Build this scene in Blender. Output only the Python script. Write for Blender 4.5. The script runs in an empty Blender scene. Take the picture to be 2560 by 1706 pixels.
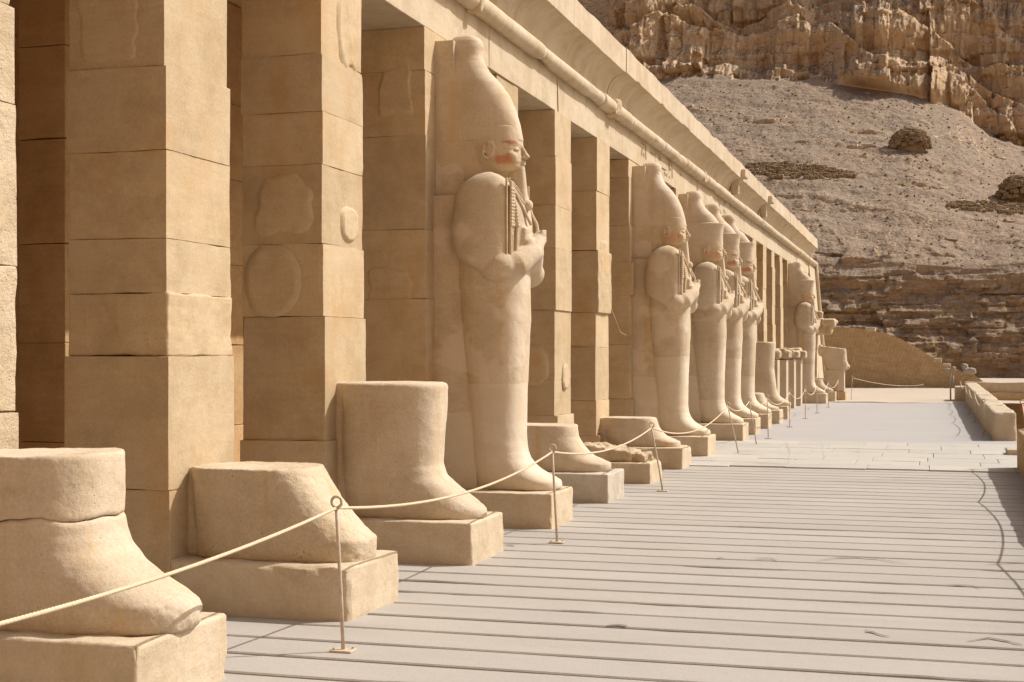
import bpy, bmesh, math, random
import numpy as np
from mathutils import Vector, Matrix

# ------------------------------------------------------------------ camera, sky, sun, exposure
scene = bpy.context.scene
COL = scene.collection
F_PX, TH, HZ, CAM_H, CAM_X = 3573.0, math.radians(16.406), 887.0, 1.65, 4.745
cd = bpy.data.cameras.new('camera'); cam = bpy.data.objects.new('camera', cd); COL.objects.link(cam)
cam.location = (CAM_X, 0, CAM_H); cam.rotation_euler = (math.radians(90), 0, TH)
cd.sensor_width = 36; cd.lens = F_PX / 2560 * 36; cd.shift_y = (HZ - 853) / 2560
cd.clip_start = 0.1; cd.clip_end = 2000
scene.camera = cam
SUN_DIR = Vector((0.578, 0.347, 0.738)).normalized()
world = bpy.data.worlds.new('World'); scene.world = world; world.use_nodes = True
wn = world.node_tree; wn.nodes.clear()
sky = wn.nodes.new('ShaderNodeTexSky'); sky.sky_type = 'NISHITA'; sky.sun_disc = False
sky.sun_elevation = math.asin(SUN_DIR.z); sky.sun_rotation = math.atan2(SUN_DIR.x, SUN_DIR.y)
sky.dust_density = 6.5; sky.ozone_density = 0.0
bg = wn.nodes.new('ShaderNodeBackground'); bg.inputs['Strength'].default_value = 0.075
wo = wn.nodes.new('ShaderNodeOutputWorld')
wn.links.new(sky.outputs[0], bg.inputs[0]); wn.links.new(bg.outputs[0], wo.inputs[0])
sl = bpy.data.lights.new('sun', 'SUN'); sl.energy = 3.0; sl.angle = math.radians(0.53); sl.color = (1.0, 0.97, 0.945)
so = bpy.data.objects.new('sun', sl); COL.objects.link(so)
so.rotation_euler = SUN_DIR.to_track_quat('Z', 'Y').to_euler()
vs = scene.view_settings
vs.view_transform = 'Standard'; vs.look = 'None'; vs.exposure = 0.55; vs.gamma = 1; vs.use_curve_mapping = False
scene.cycles.max_bounces = 10; scene.cycles.diffuse_bounces = 8

# ------------------------------------------------------------------ noise
def _hash(ix, iy, iz, seed):
    h = (ix * 374761393 + iy * 668265263 + iz * 2147483647 + seed * 1274126177) & 0xffffffff
    h = ((h ^ (h >> 13)) * 1274126177) & 0xffffffff
    h = ((h ^ (h >> 16)) * 2246822519) & 0xffffffff
    return ((h ^ (h >> 15)) & 0xffffff) / 0xffffff * 2 - 1
def vnoise(P, seed=0):
    P = np.asarray(P, float); i = np.floor(P).astype(np.int64); f = P - i
    f = f * f * f * (f * (f * 6 - 15) + 10); r = 0
    for dx in (0, 1):
        wx = f[:, 0] if dx else 1 - f[:, 0]
        for dy in (0, 1):
            wy = f[:, 1] if dy else 1 - f[:, 1]
            for dz in (0, 1):
                wz = f[:, 2] if dz else 1 - f[:, 2]
                r = r + wx * wy * wz * _hash(i[:, 0] + dx, i[:, 1] + dy, i[:, 2] + dz, seed)
    return r
def fbm(P, oct=4, seed=0, gain=.5, ridged=False):
    P = np.asarray(P, float); a, s, t = 1.0, 0, 0
    for o in range(oct):
        n = vnoise(P * (2.03 ** o) + o * 17.3, seed + o)
        if ridged: n = 1 - 2 * np.abs(n)
        s = s + a * n; t += a; a *= gain
    return s / t
def lerp(pts, v):
    return np.interp(v, [p[0] for p in pts], [p[1] for p in pts])
rng = random.Random(7)

# ------------------------------------------------------------------ materials
def node_mat(name):
    m = bpy.data.materials.new(name); m.use_nodes = True
    nt = m.node_tree; nt.nodes.clear()
    out = nt.nodes.new('ShaderNodeOutputMaterial'); bs = nt.nodes.new('ShaderNodeBsdfPrincipled')
    nt.links.new(bs.outputs[0], out.inputs[0])
    bs.inputs['Roughness'].default_value = .92; bs.inputs['Specular IOR Level'].default_value = .12
    return m, nt, bs
class NT:
    def __init__(s, nt): s.nt = nt
    def new(s, t, **k):
        n = s.nt.nodes.new(t)
        for a, b in k.items(): setattr(n, a, b)
        return n
    def link(s, a, b): s.nt.links.new(a, b)
    def pos(s, scale=(1, 1, 1), obj=False, off=(0, 0, 0)):
        g = s.new('ShaderNodeTexCoord').outputs['Object'] if obj else s.new('ShaderNodeNewGeometry').outputs['Position']
        m = s.new('ShaderNodeMapping'); m.inputs['Scale'].default_value = scale; m.inputs['Location'].default_value = off
        s.link(g, m.inputs[0]); return m.outputs[0]
    def noise(s, vec, scale=1, detail=5, rough=.6, dist=0):
        n = s.new('ShaderNodeTexNoise'); n.inputs['Scale'].default_value = scale; n.inputs['Detail'].default_value = detail
        n.inputs['Roughness'].default_value = rough; n.inputs['Distortion'].default_value = dist
        s.link(vec, n.inputs['Vector']); return n.outputs[0]
    def ramp(s, v, pts):
        r = s.new('ShaderNodeValToRGB'); e = r.color_ramp.elements
        while len(e) < len(pts): e.new(.5)
        for el, (p, c) in zip(e, pts):
            el.position = p; el.color = (c, c, c, 1) if isinstance(c, (int, float)) else (*c, 1)
        s.link(v, r.inputs[0]); return r.outputs[0]
    def mix(s, fac, a, b, mode='MIX'):
        n = s.new('ShaderNodeMix', data_type='RGBA', blend_type=mode)
        for sock, v in ((n.inputs[0], fac), (n.inputs[6], a), (n.inputs[7], b)):
            if isinstance(v, (int, float)): sock.default_value = v
            elif isinstance(v, tuple): sock.default_value = (*v, 1)
            else: s.link(v, sock)
        return n.outputs[2]
    def math(s, op, a, b=0.0):
        n = s.new('ShaderNodeMath', operation=op)
        for sock, v in ((n.inputs[0], a), (n.inputs[1], b)):
            if isinstance(v, (int, float)): sock.default_value = v
            else: s.link(v, sock)
        return n.outputs[0]
    def bump(s, h, bs, strength=.5, dist=.01):
        b = s.new('ShaderNodeBump'); b.inputs['Strength'].default_value = strength; b.inputs['Distance'].default_value = dist
        s.link(h, b.inputs['Height']); s.link(b.outputs[0], bs.inputs['Normal'])

def stone(name, ca, cb, stain=(.42, .24, .09), stain_k=.35, strata=.18, grain=.16, bump=.5, bdist=.012, pits=.5, streak=(5, 5, .45), paint=None, pale=None, island=0.0, blotch=.12, restored=None):
    m, nt, bs = node_mat(name); n = NT(nt)
    base = n.mix(n.ramp(n.noise(n.pos(), 1.1, 6, .6), [(.35, 0), (.65, 1)]), ca, cb)
    st = n.noise(n.pos((2, 2, 15)), 1, 6, .6, .8)
    base = n.mix(1.0, base, n.ramp(st, [(.3, 1 - strata), (.7, 1 + 0.0)]), 'MULTIPLY')
    if island:
        ri = n.new('ShaderNodeNewGeometry').outputs['Random Per Island']
        base = n.mix(1.0, base, n.ramp(ri, [(0, (1 - island, 1 - island * 1.1, 1 - island * 1.3)), (.5, (1, 1, 1)), (1, (1, 1 - island * .25, 1 - island * .6))]), 'MULTIPLY')
    gr = n.noise(n.pos(), 55, 4, .7)
    base = n.mix(1.0, base, n.ramp(gr, [(.3, 1 - grain), (.7, 1.0)]), 'MULTIPLY')
    bl = n.ramp(n.noise(n.pos(off=(11, 5, 2)), 2.6, 7, .7), [(.38, (1 - blotch, 1 - blotch * 1.15, 1 - blotch * 1.4)), (.55, (1, 1, 1)), (.7, (1, 1 + blotch * .1, 1 + blotch * .35))])
    base = n.mix(1.0, base, bl, 'MULTIPLY')
    if stain_k:
        sm = n.ramp(n.noise(n.pos(streak), 1, 4, .55, .4), [(.54, 0), (.72, stain_k)])
        base = n.mix(sm, base, stain)
    if pale:
        pm = n.ramp(n.noise(n.pos((1.6, 1.6, 2.2), off=(3, 8, 1)), 1, 3, .5), [(.55, 0), (.6, .5)])
        base = n.mix(pm, base, pale)
    if restored:      # newer, paler stone in the lower courses, its height differing from statue to statue
        so_ = n.new('ShaderNodeSeparateXYZ'); n.link(n.new('ShaderNodeTexCoord').outputs['Object'], so_.inputs[0])
        hgt = n.math('ADD', so_.outputs['Z'], n.math('MULTIPLY', n.noise(n.pos((2, 2, .5)), 1, 3), .12))
        thr = n.math('ADD', .75, n.math('MULTIPLY', n.new('ShaderNodeObjectInfo').outputs['Random'], 1.15))
        base = n.mix(n.math('MULTIPLY', n.math('LESS_THAN', hgt, thr), .55), base, restored)
    pv = n.new('ShaderNodeTexVoronoi'); pv.inputs['Scale'].default_value = 38; n.link(n.pos(), pv.inputs['Vector'])
    pit = n.math('MULTIPLY', n.ramp(pv.outputs['Distance'], [(.05, 1), (.22, 0)]), n.ramp(n.noise(n.pos(), 6, 2), [(.52, 0), (.62, 1)]))
    base = n.mix(n.math('MULTIPLY', pit, .28 * pits), base, (.2, .12, .05))
    if paint:
        for (c, r, col, k) in paint:      # worn ancient paint, in the statue's own coordinates
            tc = n.new('ShaderNodeTexCoord').outputs['Object']
            mp = n.new('ShaderNodeMapping'); mp.inputs['Location'].default_value = tuple(-a / b for a, b in zip(c, r)); mp.inputs['Scale'].default_value = tuple(1 / b for b in r)
            n.link(tc, mp.inputs[0])
            ln = n.new('ShaderNodeVectorMath', operation='LENGTH'); n.link(mp.outputs[0], ln.inputs[0])
            d = n.math('ADD', ln.outputs['Value'], n.math('MULTIPLY', n.math('SUBTRACT', n.noise(tc, 11, 6, .75), .5), 2.2))
            base = n.mix(n.math('MULTIPLY', n.ramp(d, [(.55, 1), (1.05, 0)]), k), base, col)
    nt.links.new(base, bs.inputs['Base Color'])
    h = n.math('ADD', n.math('MULTIPLY', st, .3), n.math('MULTIPLY', gr, .45))
    h = n.math('ADD', h, n.math('MULTIPLY', n.noise(n.pos(), 9, 6, .65), .9))
    h = n.math('SUBTRACT', h, n.math('MULTIPLY', pit, .8 * pits))
    n.bump(h, bs, bump, bdist)
    return m

M = {}
M['pillar'] = stone('pillar_limestone', (.56, .43, .27), (.61, .485, .32), stain=(.48, .275, .105), stain_k=.42, strata=.08, streak=(2, 2, 1.2), island=.12, blotch=.12)
M['lintel'] = stone('lintel_limestone', (.575, .475, .335), (.625, .525, .385), stain_k=.3, blotch=.14, strata=.06, streak=(4, 4, .8), island=.06)
M['cornice'] = stone('cornice_limestone', (.585, .48, .34), (.64, .54, .405), stain_k=.35, blotch=.15, strata=.05, streak=(3, 6, .4), island=.06)
M['rough'] = stone('weathered_limestone', (.56, .44, .29), (.63, .515, .36), stain=(.42, .27, .13), stain_k=.4, strata=.06, grain=.18, bump=.8, bdist=.025, pits=1.2)
M['statue'] = stone('statue_limestone', (.60, .49, .345), (.655, .545, .405), stain=(.50, .31, .12), stain_k=.55, strata=.07, grain=.2, bump=.55, pits=.9, streak=(4.5, 4.5, .35), pale=(.68, .58, .46), restored=(.655, .56, .43))
M['leg'] = stone('statue_leg_limestone', (.61, .50, .36), (.665, .555, .415), stain=(.52, .33, .14), stain_k=.5, strata=.07, grain=.2, bump=.6, pits=.9, streak=(5, 5, .22))
M['leg_rough'] = stone('pitted_leg_limestone', (.60, .485, .335), (.66, .55, .40), stain=(.50, .31, .12), stain_k=.45, strata=.05, grain=.2, bump=.7, bdist=.02, streak=(6, 6, .25), pits=1.6)
RED = (.47, .17, .09)
M['head'] = stone('statue_head_limestone', (.61, .49, .34), (.65, .535, .39), stain=(.52, .33, .12), stain_k=.3, strata=.04, bump=.3, streak=(5, 5, .5),
    paint=[((.69, -.17, 3.565), (.115, .15, .06), RED, .78), ((.69, .17, 3.565), (.115, .15, .06), RED, .78),
           ((.76, -.13, 3.735), (.085, .1, .022), (.36, .13, .09), .75), ((.76, .13, 3.735), (.085, .1, .022), (.36, .13, .09), .75)])
M['head_pale'] = stone('pale_statue_head_limestone', (.61, .49, .335), (.65, .53, .38), stain=(.52, .31, .11), stain_k=.4, strata=.04, bump=.3,
    paint=[((.70, -.17, 3.58), (.19, .16, .12), (.54, .29, .14), .55), ((.70, .17, 3.58), (.19, .16, .12), (.54, .29, .14), .55)])
M['crown'] = stone('crown_limestone', (.615, .505, .365), (.655, .55, .425), stain=(.52, .34, .12), stain_k=.55, strata=.04, bump=.35, streak=(5, 5, .4))
M['plinth'] = stone('plinth_limestone', (.60, .49, .34), (.645, .535, .39), stain=(.52, .36, .18), stain_k=.3, strata=.05, bump=.6, streak=(5, 5, .6))
M['plinth_grey'] = stone('grey_plinth_limestone', (.54, .475, .385), (.59, .53, .44), stain_k=.15, strata=.04, bump=.5)
M['inner'] = stone('inner_sandstone', (.63, .41, .205), (.68, .455, .24), stain=(.42, .20, .07), stain_k=.5, strata=.12, streak=(2, 2, 1.5), island=.12)
M['pier'] = stone('modern_pier_plaster', (.55, .455, .32), (.585, .49, .355), stain_k=.1, strata=.03, grain=.06, bump=.2)
M['brickwall'] = stone('end_wall_stone', (.64, .45, .25), (.69, .50, .29), stain=(.42, .24, .10), stain_k=.4, strata=.25, grain=.25, bump=.8, bdist=.04, streak=(2, 2, 3), island=.1)
M['parapet'] = stone('parapet_stone', (.59, .48, .34), (.64, .545, .41), stain=(.36, .31, .25), stain_k=.4, strata=.08, grain=.2, bump=.8, bdist=.03, streak=(3, 3, 3))
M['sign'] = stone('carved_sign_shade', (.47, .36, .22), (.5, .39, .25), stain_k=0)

def paving(name, ca, cb, dirt, dk, bump=.4, sc=(1, 1, 1), island=0.0):
    m, nt, bs = node_mat(name); n = NT(nt)
    base = n.mix(n.ramp(n.noise(n.pos(sc), .9, 6, .6), [(.32, 0), (.68, 1)]), ca, cb)
    base = n.mix(n.ramp(n.noise(n.pos((.5, 2.2, 1), off=(5, 1, 0)), 1, 6, .65), [(.5, 0), (.75, dk)]), base, dirt)
    gr = n.noise(n.pos(), 70, 4, .7)
    base = n.mix(1.0, base, n.ramp(gr, [(.3, .86), (.7, 1.0)]), 'MULTIPLY')
    if island:
        ri = n.new('ShaderNodeNewGeometry').outputs['Random Per Island']
        base = n.mix(1.0, base, n.ramp(ri, [(0, 1 - island), (1, 1.0)]), 'MULTIPLY')
    nt.links.new(base, bs.inputs['Base Color'])
    h = n.math('ADD', n.math('MULTIPLY', gr, .4), n.noise(n.pos(), 7, 6, .65))
    n.bump(h, bs, bump, .012); return m
M['slats'] = paving('slab_paving', (.43, .395, .345), (.40, .367, .325), (.375, .325, .265), .55, island=.07)
M['joint'] = paving('joint_filler', (.285, .255, .262), (.315, .28, .285), (.34, .295, .27), .5)
M['flags'] = paving('flagstone_paving', (.50, .47, .405), (.47, .44, .385), (.42, .375, .31), .45, island=.08)
M['upper'] = paving('grey_paving', (.385, .365, .345), (.42, .395, .37), (.435, .39, .34), .55, sc=(.4, 1, 1))
M['sand'] = paving('beige_sand', (.52, .44, .335), (.49, .41, .32), (.44, .375, .30), .4)
M['ground'] = paving('desert_ground', (.46, .38, .27), (.42, .35, .25), (.38, .31, .23), .5)
M['crack'] = paving('crack_dirt', (.19, .155, .13), (.23, .19, .15), (.18, .14, .11), .3)

def plain(name, col, rough=.6, var=.12, sc=30):
    m, nt, bs = node_mat(name); n = NT(nt)
    base = n.mix(1.0, col, n.ramp(n.noise(n.pos(), sc, 4), [(.3, 1 - var), (.7, 1.0)]), 'MULTIPLY')
    nt.links.new(base, bs.inputs['Base Color']); bs.inputs['Roughness'].default_value = rough
    return m
M['post'] = plain('cream_painted_iron', (.60, .49, .37), .5, .3)
M['rope'] = plain('cream_rope', (.66, .53, .36), .9, .2, 90)
M['knot'] = plain('red_knot', (.35, .12, .07), .8)
M['white'] = plain('white_fitting', (.36, .31, .25), .8)

def rock_mat():
    m, nt, bs = node_mat('desert_rock'); n = NT(nt)
    sx = n.new('ShaderNodeSeparateXYZ'); g = n.new('ShaderNodeNewGeometry'); n.link(g.outputs['True Normal'], sx.inputs[0])
    flat = n.ramp(n.math('ADD', sx.outputs['Z'], n.math('MULTIPLY', n.math('SUBTRACT', n.noise(n.pos(), .35, 5), .5), .5)), [(.48, 0), (.66, 1)])
    cliff = n.mix(n.ramp(n.noise(n.pos((1, 1, .6)), .25, 6, .65), [(.35, 0), (.65, 1)]), (.63, .455, .285), (.55, .375, .215))
    cliff = n.mix(n.ramp(n.noise(n.pos((.25, .25, 1.6)), 1, 6, .6), [(.5, 0), (.72, .5)]), cliff, (.42, .285, .17))
    cliff = n.mix(n.ramp(n.noise(n.pos((1.2, 1.2, .3), off=(4, 4, 4)), .8, 5, .6), [(.58, 0), (.7, .6)]), cliff, (.58, .44, .30))
    scree = n.mix(n.ramp(n.noise(n.pos(), .12, 6, .6), [(.35, 0), (.65, 1)]), (.315, .242, .17), (.335, .24, .165))
    scree = n.mix(n.ramp(n.noise(n.pos((.8, .8, 1.6)), 2.4, 8, .75), [(.47, 0), (.62, .65)]), scree, (.22, .165, .115))
    scree = n.mix(n.ramp(n.noise(n.pos((1, 1, 1), off=(9, 2, 4)), 3.4, 6, .8), [(.60, 0), (.72, .6)]), scree, (.39, .315, .235))
    scree = n.mix(n.ramp(n.noise(n.pos((.3, .6, 2)), .8, 8, .75), [(.5, 0), (.70, .6)]), scree, (.24, .18, .127))
    v = n.new('ShaderNodeTexVoronoi'); v.inputs['Scale'].default_value = 4.5; n.link(n.pos(), v.inputs['Vector'])
    spk = n.ramp(v.outputs['Color'], [(.2, .80), (.8, 1.06)])
    scree = n.mix(1.0, scree, spk, 'MULTIPLY')
    sz = n.new('ShaderNodeSeparateXYZ'); n.link(g.outputs['Position'], sz.inputs[0])
    lowz = n.ramp(n.math('DIVIDE', n.math('ADD', sz.outputs['Z'], n.math('MULTIPLY', n.noise(n.pos((.4, .4, .4)), 1, 3), 3.0)), 30.0), [(.33, 1), (.45, 0)])   # darker rock tone low down
    cliff = n.mix(n.math('MULTIPLY', lowz, .75), cliff, n.mix(n.ramp(n.noise(n.pos((.5, .5, 1.2)), 1.2, 6, .7), [(.4, 0), (.62, 1)]), (.19, .13, .085), (.35, .245, .145)))
    base = n.mix(flat, cliff, scree)
    nt.links.new(base, bs.inputs['Base Color'])
    h = n.math('ADD', n.math('MULTIPLY', n.noise(n.pos(), 1.6, 8, .7), .8), n.math('MULTIPLY', v.outputs['Distance'], -.3))
    n.bump(h, bs, .8, .2); return m
M['rock'] = rock_mat()
M['rock_bounce'] = stone('bounce_cliff_rock', (.80, .47, .19), (.74, .42, .16), stain_k=.3, bump=.6)  # orange strengthened so the unseen added cliffs bounce warmer light
M['rubble'] = stone('rubble_stone', (.46, .345, .215), (.33, .23, .135), stain_k=.3, bump=.9, bdist=.05, grain=.3, island=.35)

# ------------------------------------------------------------------ object helpers
def new_obj(name, verts, faces, mat, parent=None, smooth=False, loc=None):
    me = bpy.data.meshes.new(name); me.from_pydata([tuple(map(float, v)) for v in verts], [], [tuple(map(int, f)) for f in faces]); me.update()
    if smooth: me.polygons.foreach_set('use_smooth', [True] * len(me.polygons))
    if mat: me.materials.append(mat)
    o = bpy.data.objects.new(name, me); COL.objects.link(o)
    if parent: o.parent = parent
    if loc: o.location = loc
    return o
def tag(o, label=None, cat=None, group=None, kind=None):
    if label: o['label'] = label
    if cat: o['category'] = cat
    if group: o['group'] = group
    if kind: o['kind'] = kind
    return o
def thing(name, label, cat, loc=(0, 0, 0), group=None):
    o = bpy.data.objects.new(name, None); o.empty_display_size = .2; COL.objects.link(o); o.location = loc
    return tag(o, label, cat, group)
class MB:
    def __init__(s): s.v = []; s.f = []; s.n = 0
    def add(s, v, f):
        v = np.asarray(v, float).reshape(-1, 3); s.v.append(v); s.f += [tuple(i + s.n for i in q) for q in f]; s.n += len(v)
    def box(s, x0, x1, y0, y1, z0, z1):
        s.add([(x0, y0, z0), (x1, y0, z0), (x1, y1, z0), (x0, y1, z0), (x0, y0, z1), (x1, y0, z1), (x1, y1, z1), (x0, y1, z1)],
              [(0, 3, 2, 1), (4, 5, 6, 7), (0, 1, 5, 4), (1, 2, 6, 5), (2, 3, 7, 6), (3, 0, 4, 7)])
    def rbox(s, x0, x1, y0, y1, z0, z1, r=.012, noise=.004, res=.06, freq=5, seed=0, chip=0.0, shear=0):
        """stone block: a subdivided box with rounded, uneven and chipped edges"""
        lo = np.array([x0, y0, z0]); hi = np.array([x1, y1, z1]); d = hi - lo
        n = [max(2, min(60, int(round(d[k] / res)))) for k in range(3)]
        ax = []
        for k in range(3):
            t = np.linspace(lo[k], hi[k], n[k] + 1); e = min(r * .5, d[k] * .2)
            ax.append(np.unique(np.concatenate([t, [lo[k] + e, lo[k] + 2 * e, hi[k] - e, hi[k] - 2 * e]])))
        L = [len(a) for a in ax]; idx = {}; V = []; Fc = []
        def vid(i, j, k):
            q = (i, j, k)
            if q not in idx: idx[q] = len(V); V.append((ax[0][i], ax[1][j], ax[2][k]))
            return idx[q]
        for a, b, c in ((0, 1, 2), (1, 2, 0), (2, 0, 1)):
            for side in (0, L[c] - 1):
                for i in range(L[a] - 1):
                    for j in range(L[b] - 1):
                        q = []
                        for (p, t) in ((i, j), (i + 1, j), (i + 1, j + 1), (i, j + 1)):
                            w = [0, 0, 0]; w[a] = p; w[b] = t; w[c] = side; q.append(vid(*w))
                        Fc.append(tuple(q) if side else tuple(q[::-1]))
        V = np.array(V); rr = np.full(len(V), r)
        if chip:
            cn = fbm(V * 3.1 + seed * 3.7, 3, seed + 5); rr = r + chip * np.clip(cn - .12, 0, 1) * 2.2
        rr = np.minimum(rr, d.min() * .45)[:, None]
        core = np.clip(V, lo + rr, hi - rr); dv = V - core; ln = np.linalg.norm(dv, axis=1, keepdims=True)
        nrm = dv / np.maximum(ln, 1e-9); V = core + nrm * rr
        if noise:
            V = V + nrm * (fbm(V * freq + seed * 9.1, 4, seed) * noise)[:, None]
        s.add(V, Fc)
    def loft(s, rings, cap=True):
        R = [np.asarray(r, float) for r in rings]; n = len(R[0]); b = s.n
        f = []
        for i in range(len(R) - 1):
            for j in range(n):
                a, c = i * n + j, i * n + (j + 1) % n
                f.append((a, c, c + n, a + n))
        if cap:
            f.append(tuple(range(n - 1, -1, -1))); f.append(tuple(range((len(R) - 1) * n, len(R) * n)))
        s.add(np.concatenate(R), f)
    def tube(s, pts, rad, n=10, cap=True):
        pts = [Vector(p) for p in pts]; rad = rad if hasattr(rad, '__len__') else [rad] * len(pts); rings = []
        up = None
        for i, p in enumerate(pts):
            t = (pts[min(i + 1, len(pts) - 1)] - pts[max(i - 1, 0)]).normalized()
            if up is None: up = Vector((0, 0, 1)) if abs(t.z) < .9 else Vector((1, 0, 0))
            a = t.cross(up).normalized(); b = a.cross(t).normalized(); up = b
            rings.append([tuple(p + (a * math.cos(k * 2 * math.pi / n) + b * math.sin(k * 2 * math.pi / n)) * rad[i]) for k in range(n)])
        s.loft(rings, cap)
    def ball(s, c, r, n=14, rot=None):
        r = r if hasattr(r, '__len__') else (r, r, r); rings = []
        for i in range(1, n):
            a = math.pi * i / n
            ring = [Vector((r[0] * math.sin(a) * math.cos(k * math.pi / n), r[1] * math.sin(a) * math.sin(k * math.pi / n), -r[2] * math.cos(a))) for k in range(2 * n)]
            if rot: ring = [rot @ v for v in ring]
            rings.append([tuple(Vector(c) + v) for v in ring])
        s.loft(rings)
    def build(s, name, mat, parent=None, smooth=False, loc=None):
        return new_obj(name, np.concatenate(s.v), s.f, mat, parent, smooth, loc)
def fuse(mb, name, mat, voxel, smooth=2, noise=.003, freq=9, seed=0):
    """weld overlapping shells into ONE continuous carved surface; returns its mesh"""
    o = mb.build(name + '_shells', mat)
    md = o.modifiers.new('r', 'REMESH'); md.mode = 'VOXEL'; md.voxel_size = voxel
    if smooth:
        sm = o.modifiers.new('s', 'SMOOTH'); sm.iterations = smooth; sm.factor = .5
    dg = bpy.context.evaluated_depsgraph_get(); dg.update()
    me = bpy.data.meshes.new_from_object(o.evaluated_get(dg)); me.name = name
    bpy.data.objects.remove(o)
    n = len(me.vertices); co = np.empty(n * 3); me.vertices.foreach_get('co', co); co = co.reshape(-1, 3)
    nr = np.empty(n * 3); me.vertices.foreach_get('normal', nr); nr = nr.reshape(-1, 3)
    if noise: co = co + nr * (fbm(co * freq + seed, 4, seed) * noise)[:, None]
    me.vertices.foreach_set('co', co.ravel()); me.update()
    me.polygons.foreach_set('use_smooth', [True] * len(me.polygons))
    if not me.materials: me.materials.append(mat)
    return me
def mesh_obj(name, me, parent=None, loc=None):
    o = bpy.data.objects.new(name, me); COL.objects.link(o)
    if parent: o.parent = parent
    if loc: o.location = loc
    return o
def sring(xb, xf, hw, z, p=2.5, n=72, p_back=None):
    """plan section: super-ellipse from xb (back) to xf (front), half width hw"""
    c, a = (xb + xf) / 2, (xf - xb) / 2; r = []
    for k in range(n):
        t = 2 * math.pi * k / n; co, si = math.cos(t), math.sin(t)
        q = p if co >= 0 or p_back is None else p_back
        r.append((c + a * math.copysign(abs(co) ** (2 / q), co), hw * math.copysign(abs(si) ** (2 / q), si), z))
    return r

# ------------------------------------------------------------------ layout along the portico
Y0, PITCH = 6.166, 2.451
def yc(k): return Y0 + PITCH * (k - 1)
PIL_W, PIL_D, PIL_H = .849, .70, 4.84
BIG = [-2, -1, 0, 1, 2, 3, 4, 5, 6, 7, 8] + [9.75 + i for i in range(13)]
Y_END = 60.6

# ------------------------------------------------------------------ setting: ground, terrace, paving
tb = MB(); tb.box(-14, 6.35, -25, 54.6, -4.6, -.22); tb.box(-60, 45, 54.6, 112, -4.6, -.22)
tb.box(6.35, 16, 21.6, 29.0, -4.6, -.22)
tag(tb.build('terrace', M['ground']), kind='structure')
gr = MB(); gr.add([(-900, -900, -4.5), (900, -900, -4.5), (900, 900, -4.5), (-900, 900, -4.5)], [(0, 1, 2, 3)])
tag(gr.build('ground', M['ground']), kind='structure')
pv = MB()
SL_P = .4395; SL_Y0 = 7.60 - 30 * SL_P; y_stop = 21.0
k = 0
while SL_Y0 + (k + 1) * SL_P < y_stop + .3:
    ya, yb = SL_Y0 + k * SL_P + .025, SL_Y0 + (k + 1) * SL_P - .025
    xs = np.linspace(-1.5, 6.34, 150); r1 = np.random.RandomState(k)
    wa = fbm(np.c_[xs * 1.3, xs * 0 + k * 7.7, xs * 0], 4, 3) * .008
    wb = fbm(np.c_[xs * 1.3, xs * 0 + k * 7.7 + 50, xs * 0], 4, 4) * .008
    ca = np.clip(fbm(np.c_[xs * .9, xs * 0 + k * 3.1, xs * 0], 4, 8) - .34, 0, 1) * .13
    cb = np.clip(fbm(np.c_[xs * .9, xs * 0 + k * 5.3, xs * 0], 4, 9) - .34, 0, 1) * .13
    z = r1.uniform(-.0015, .0015) + fbm(np.c_[xs * .5, xs * 0 + k, xs * 0], 2, 5) * .002 - .002
    A, B = ya + wa + ca, yb + wb - cb
    rows = [np.c_[xs, A + .002, xs * 0 - .16], np.c_[xs, A, z - .008], np.c_[xs, A + .008, z], np.c_[xs, B - .008, z], np.c_[xs, B, z - .008], np.c_[xs, B - .002, xs * 0 - .16]]
    n = len(xs); f = []
    for i in range(5):
        for j in range(n - 1): f.append((i * n + j, i * n + j + 1, (i + 1) * n + j + 1, (i + 1) * n + j))
    pv.add(np.concatenate(rows), f); k += 1
tag(pv.build('slab_pavement', M['slats']), kind='structure')
jb = MB(); jb.add([(-1.5, -25, -.034), (6.34, -25, -.034), (6.34, 21.6, -.034), (-1.5, 21.6, -.034)], [(0, 1, 2, 3)])
tag(jb.build('pavement_joints', M['joint']), kind='structure')
# flagstone path to the ramp, Y 21..27.5
fb = MB(); r2 = random.Random(4); y = 21.1
rowi = 0
while y < 27.4:
    h = r2.uniform(.75, 1.05); x = -1.5 + r2.uniform(-.5, 0)
    while x < 8.2:
        w = r2.uniform(.7, 1.25); g = .0035
        dz = r2.uniform(-.003, .003)
        if x > 6.2 and not (22.2 < y < 28.2): break
        fb.rbox(max(x, -1.5) + g, x + w - g, y + g + (r2.uniform(-.05, .04) if rowi == 0 else 0), y + h - g, -.11, .018 + dz, r=.006, noise=.005, res=.12, seed=rowi * 31 + int(x * 7), chip=.012, freq=3)
        x += w
    y += h; rowi += 1
y_f = y
tag(fb.build('flagstone_path', M['flags']), kind='structure')
def sheet(name, x0, x1, y0, y1, z, mat, nx=80, ny=80, amp=.004, edge=0):
    X, Yg = np.meshgrid(np.linspace(x0, x1, nx), np.linspace(y0, y1, ny)); P = np.c_[X.ravel(), Yg.ravel(), np.zeros(X.size)]
    P[:, 2] = z + fbm(P * [.8, .8, 1], 4, 11) * amp
    if edge: P[:, 1] += np.where(np.abs(P[:, 1] - y0) < 1e-6, fbm(P * [1.2, 1, 1], 3, 2) * edge, 0)
    f = [(j * nx + i, j * nx + i + 1, (j + 1) * nx + i + 1, (j + 1) * nx + i) for j in range(ny - 1) for i in range(nx - 1)]
    return tag(new_obj(name, P, f, mat, smooth=True), kind='structure')
sheet('bedding', -1.5, 8.3, 20.9, y_f + .1, -.02, M['joint'], 4, 4, 0)
sheet('upper_pavement', -1.5, 6.34, y_f, 52.0, .0, M['upper'], 80, 200)
sheet('sand', -60, 45, 50.6, 112, .012, M['sand'], 160, 80, .03, .8)
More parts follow.
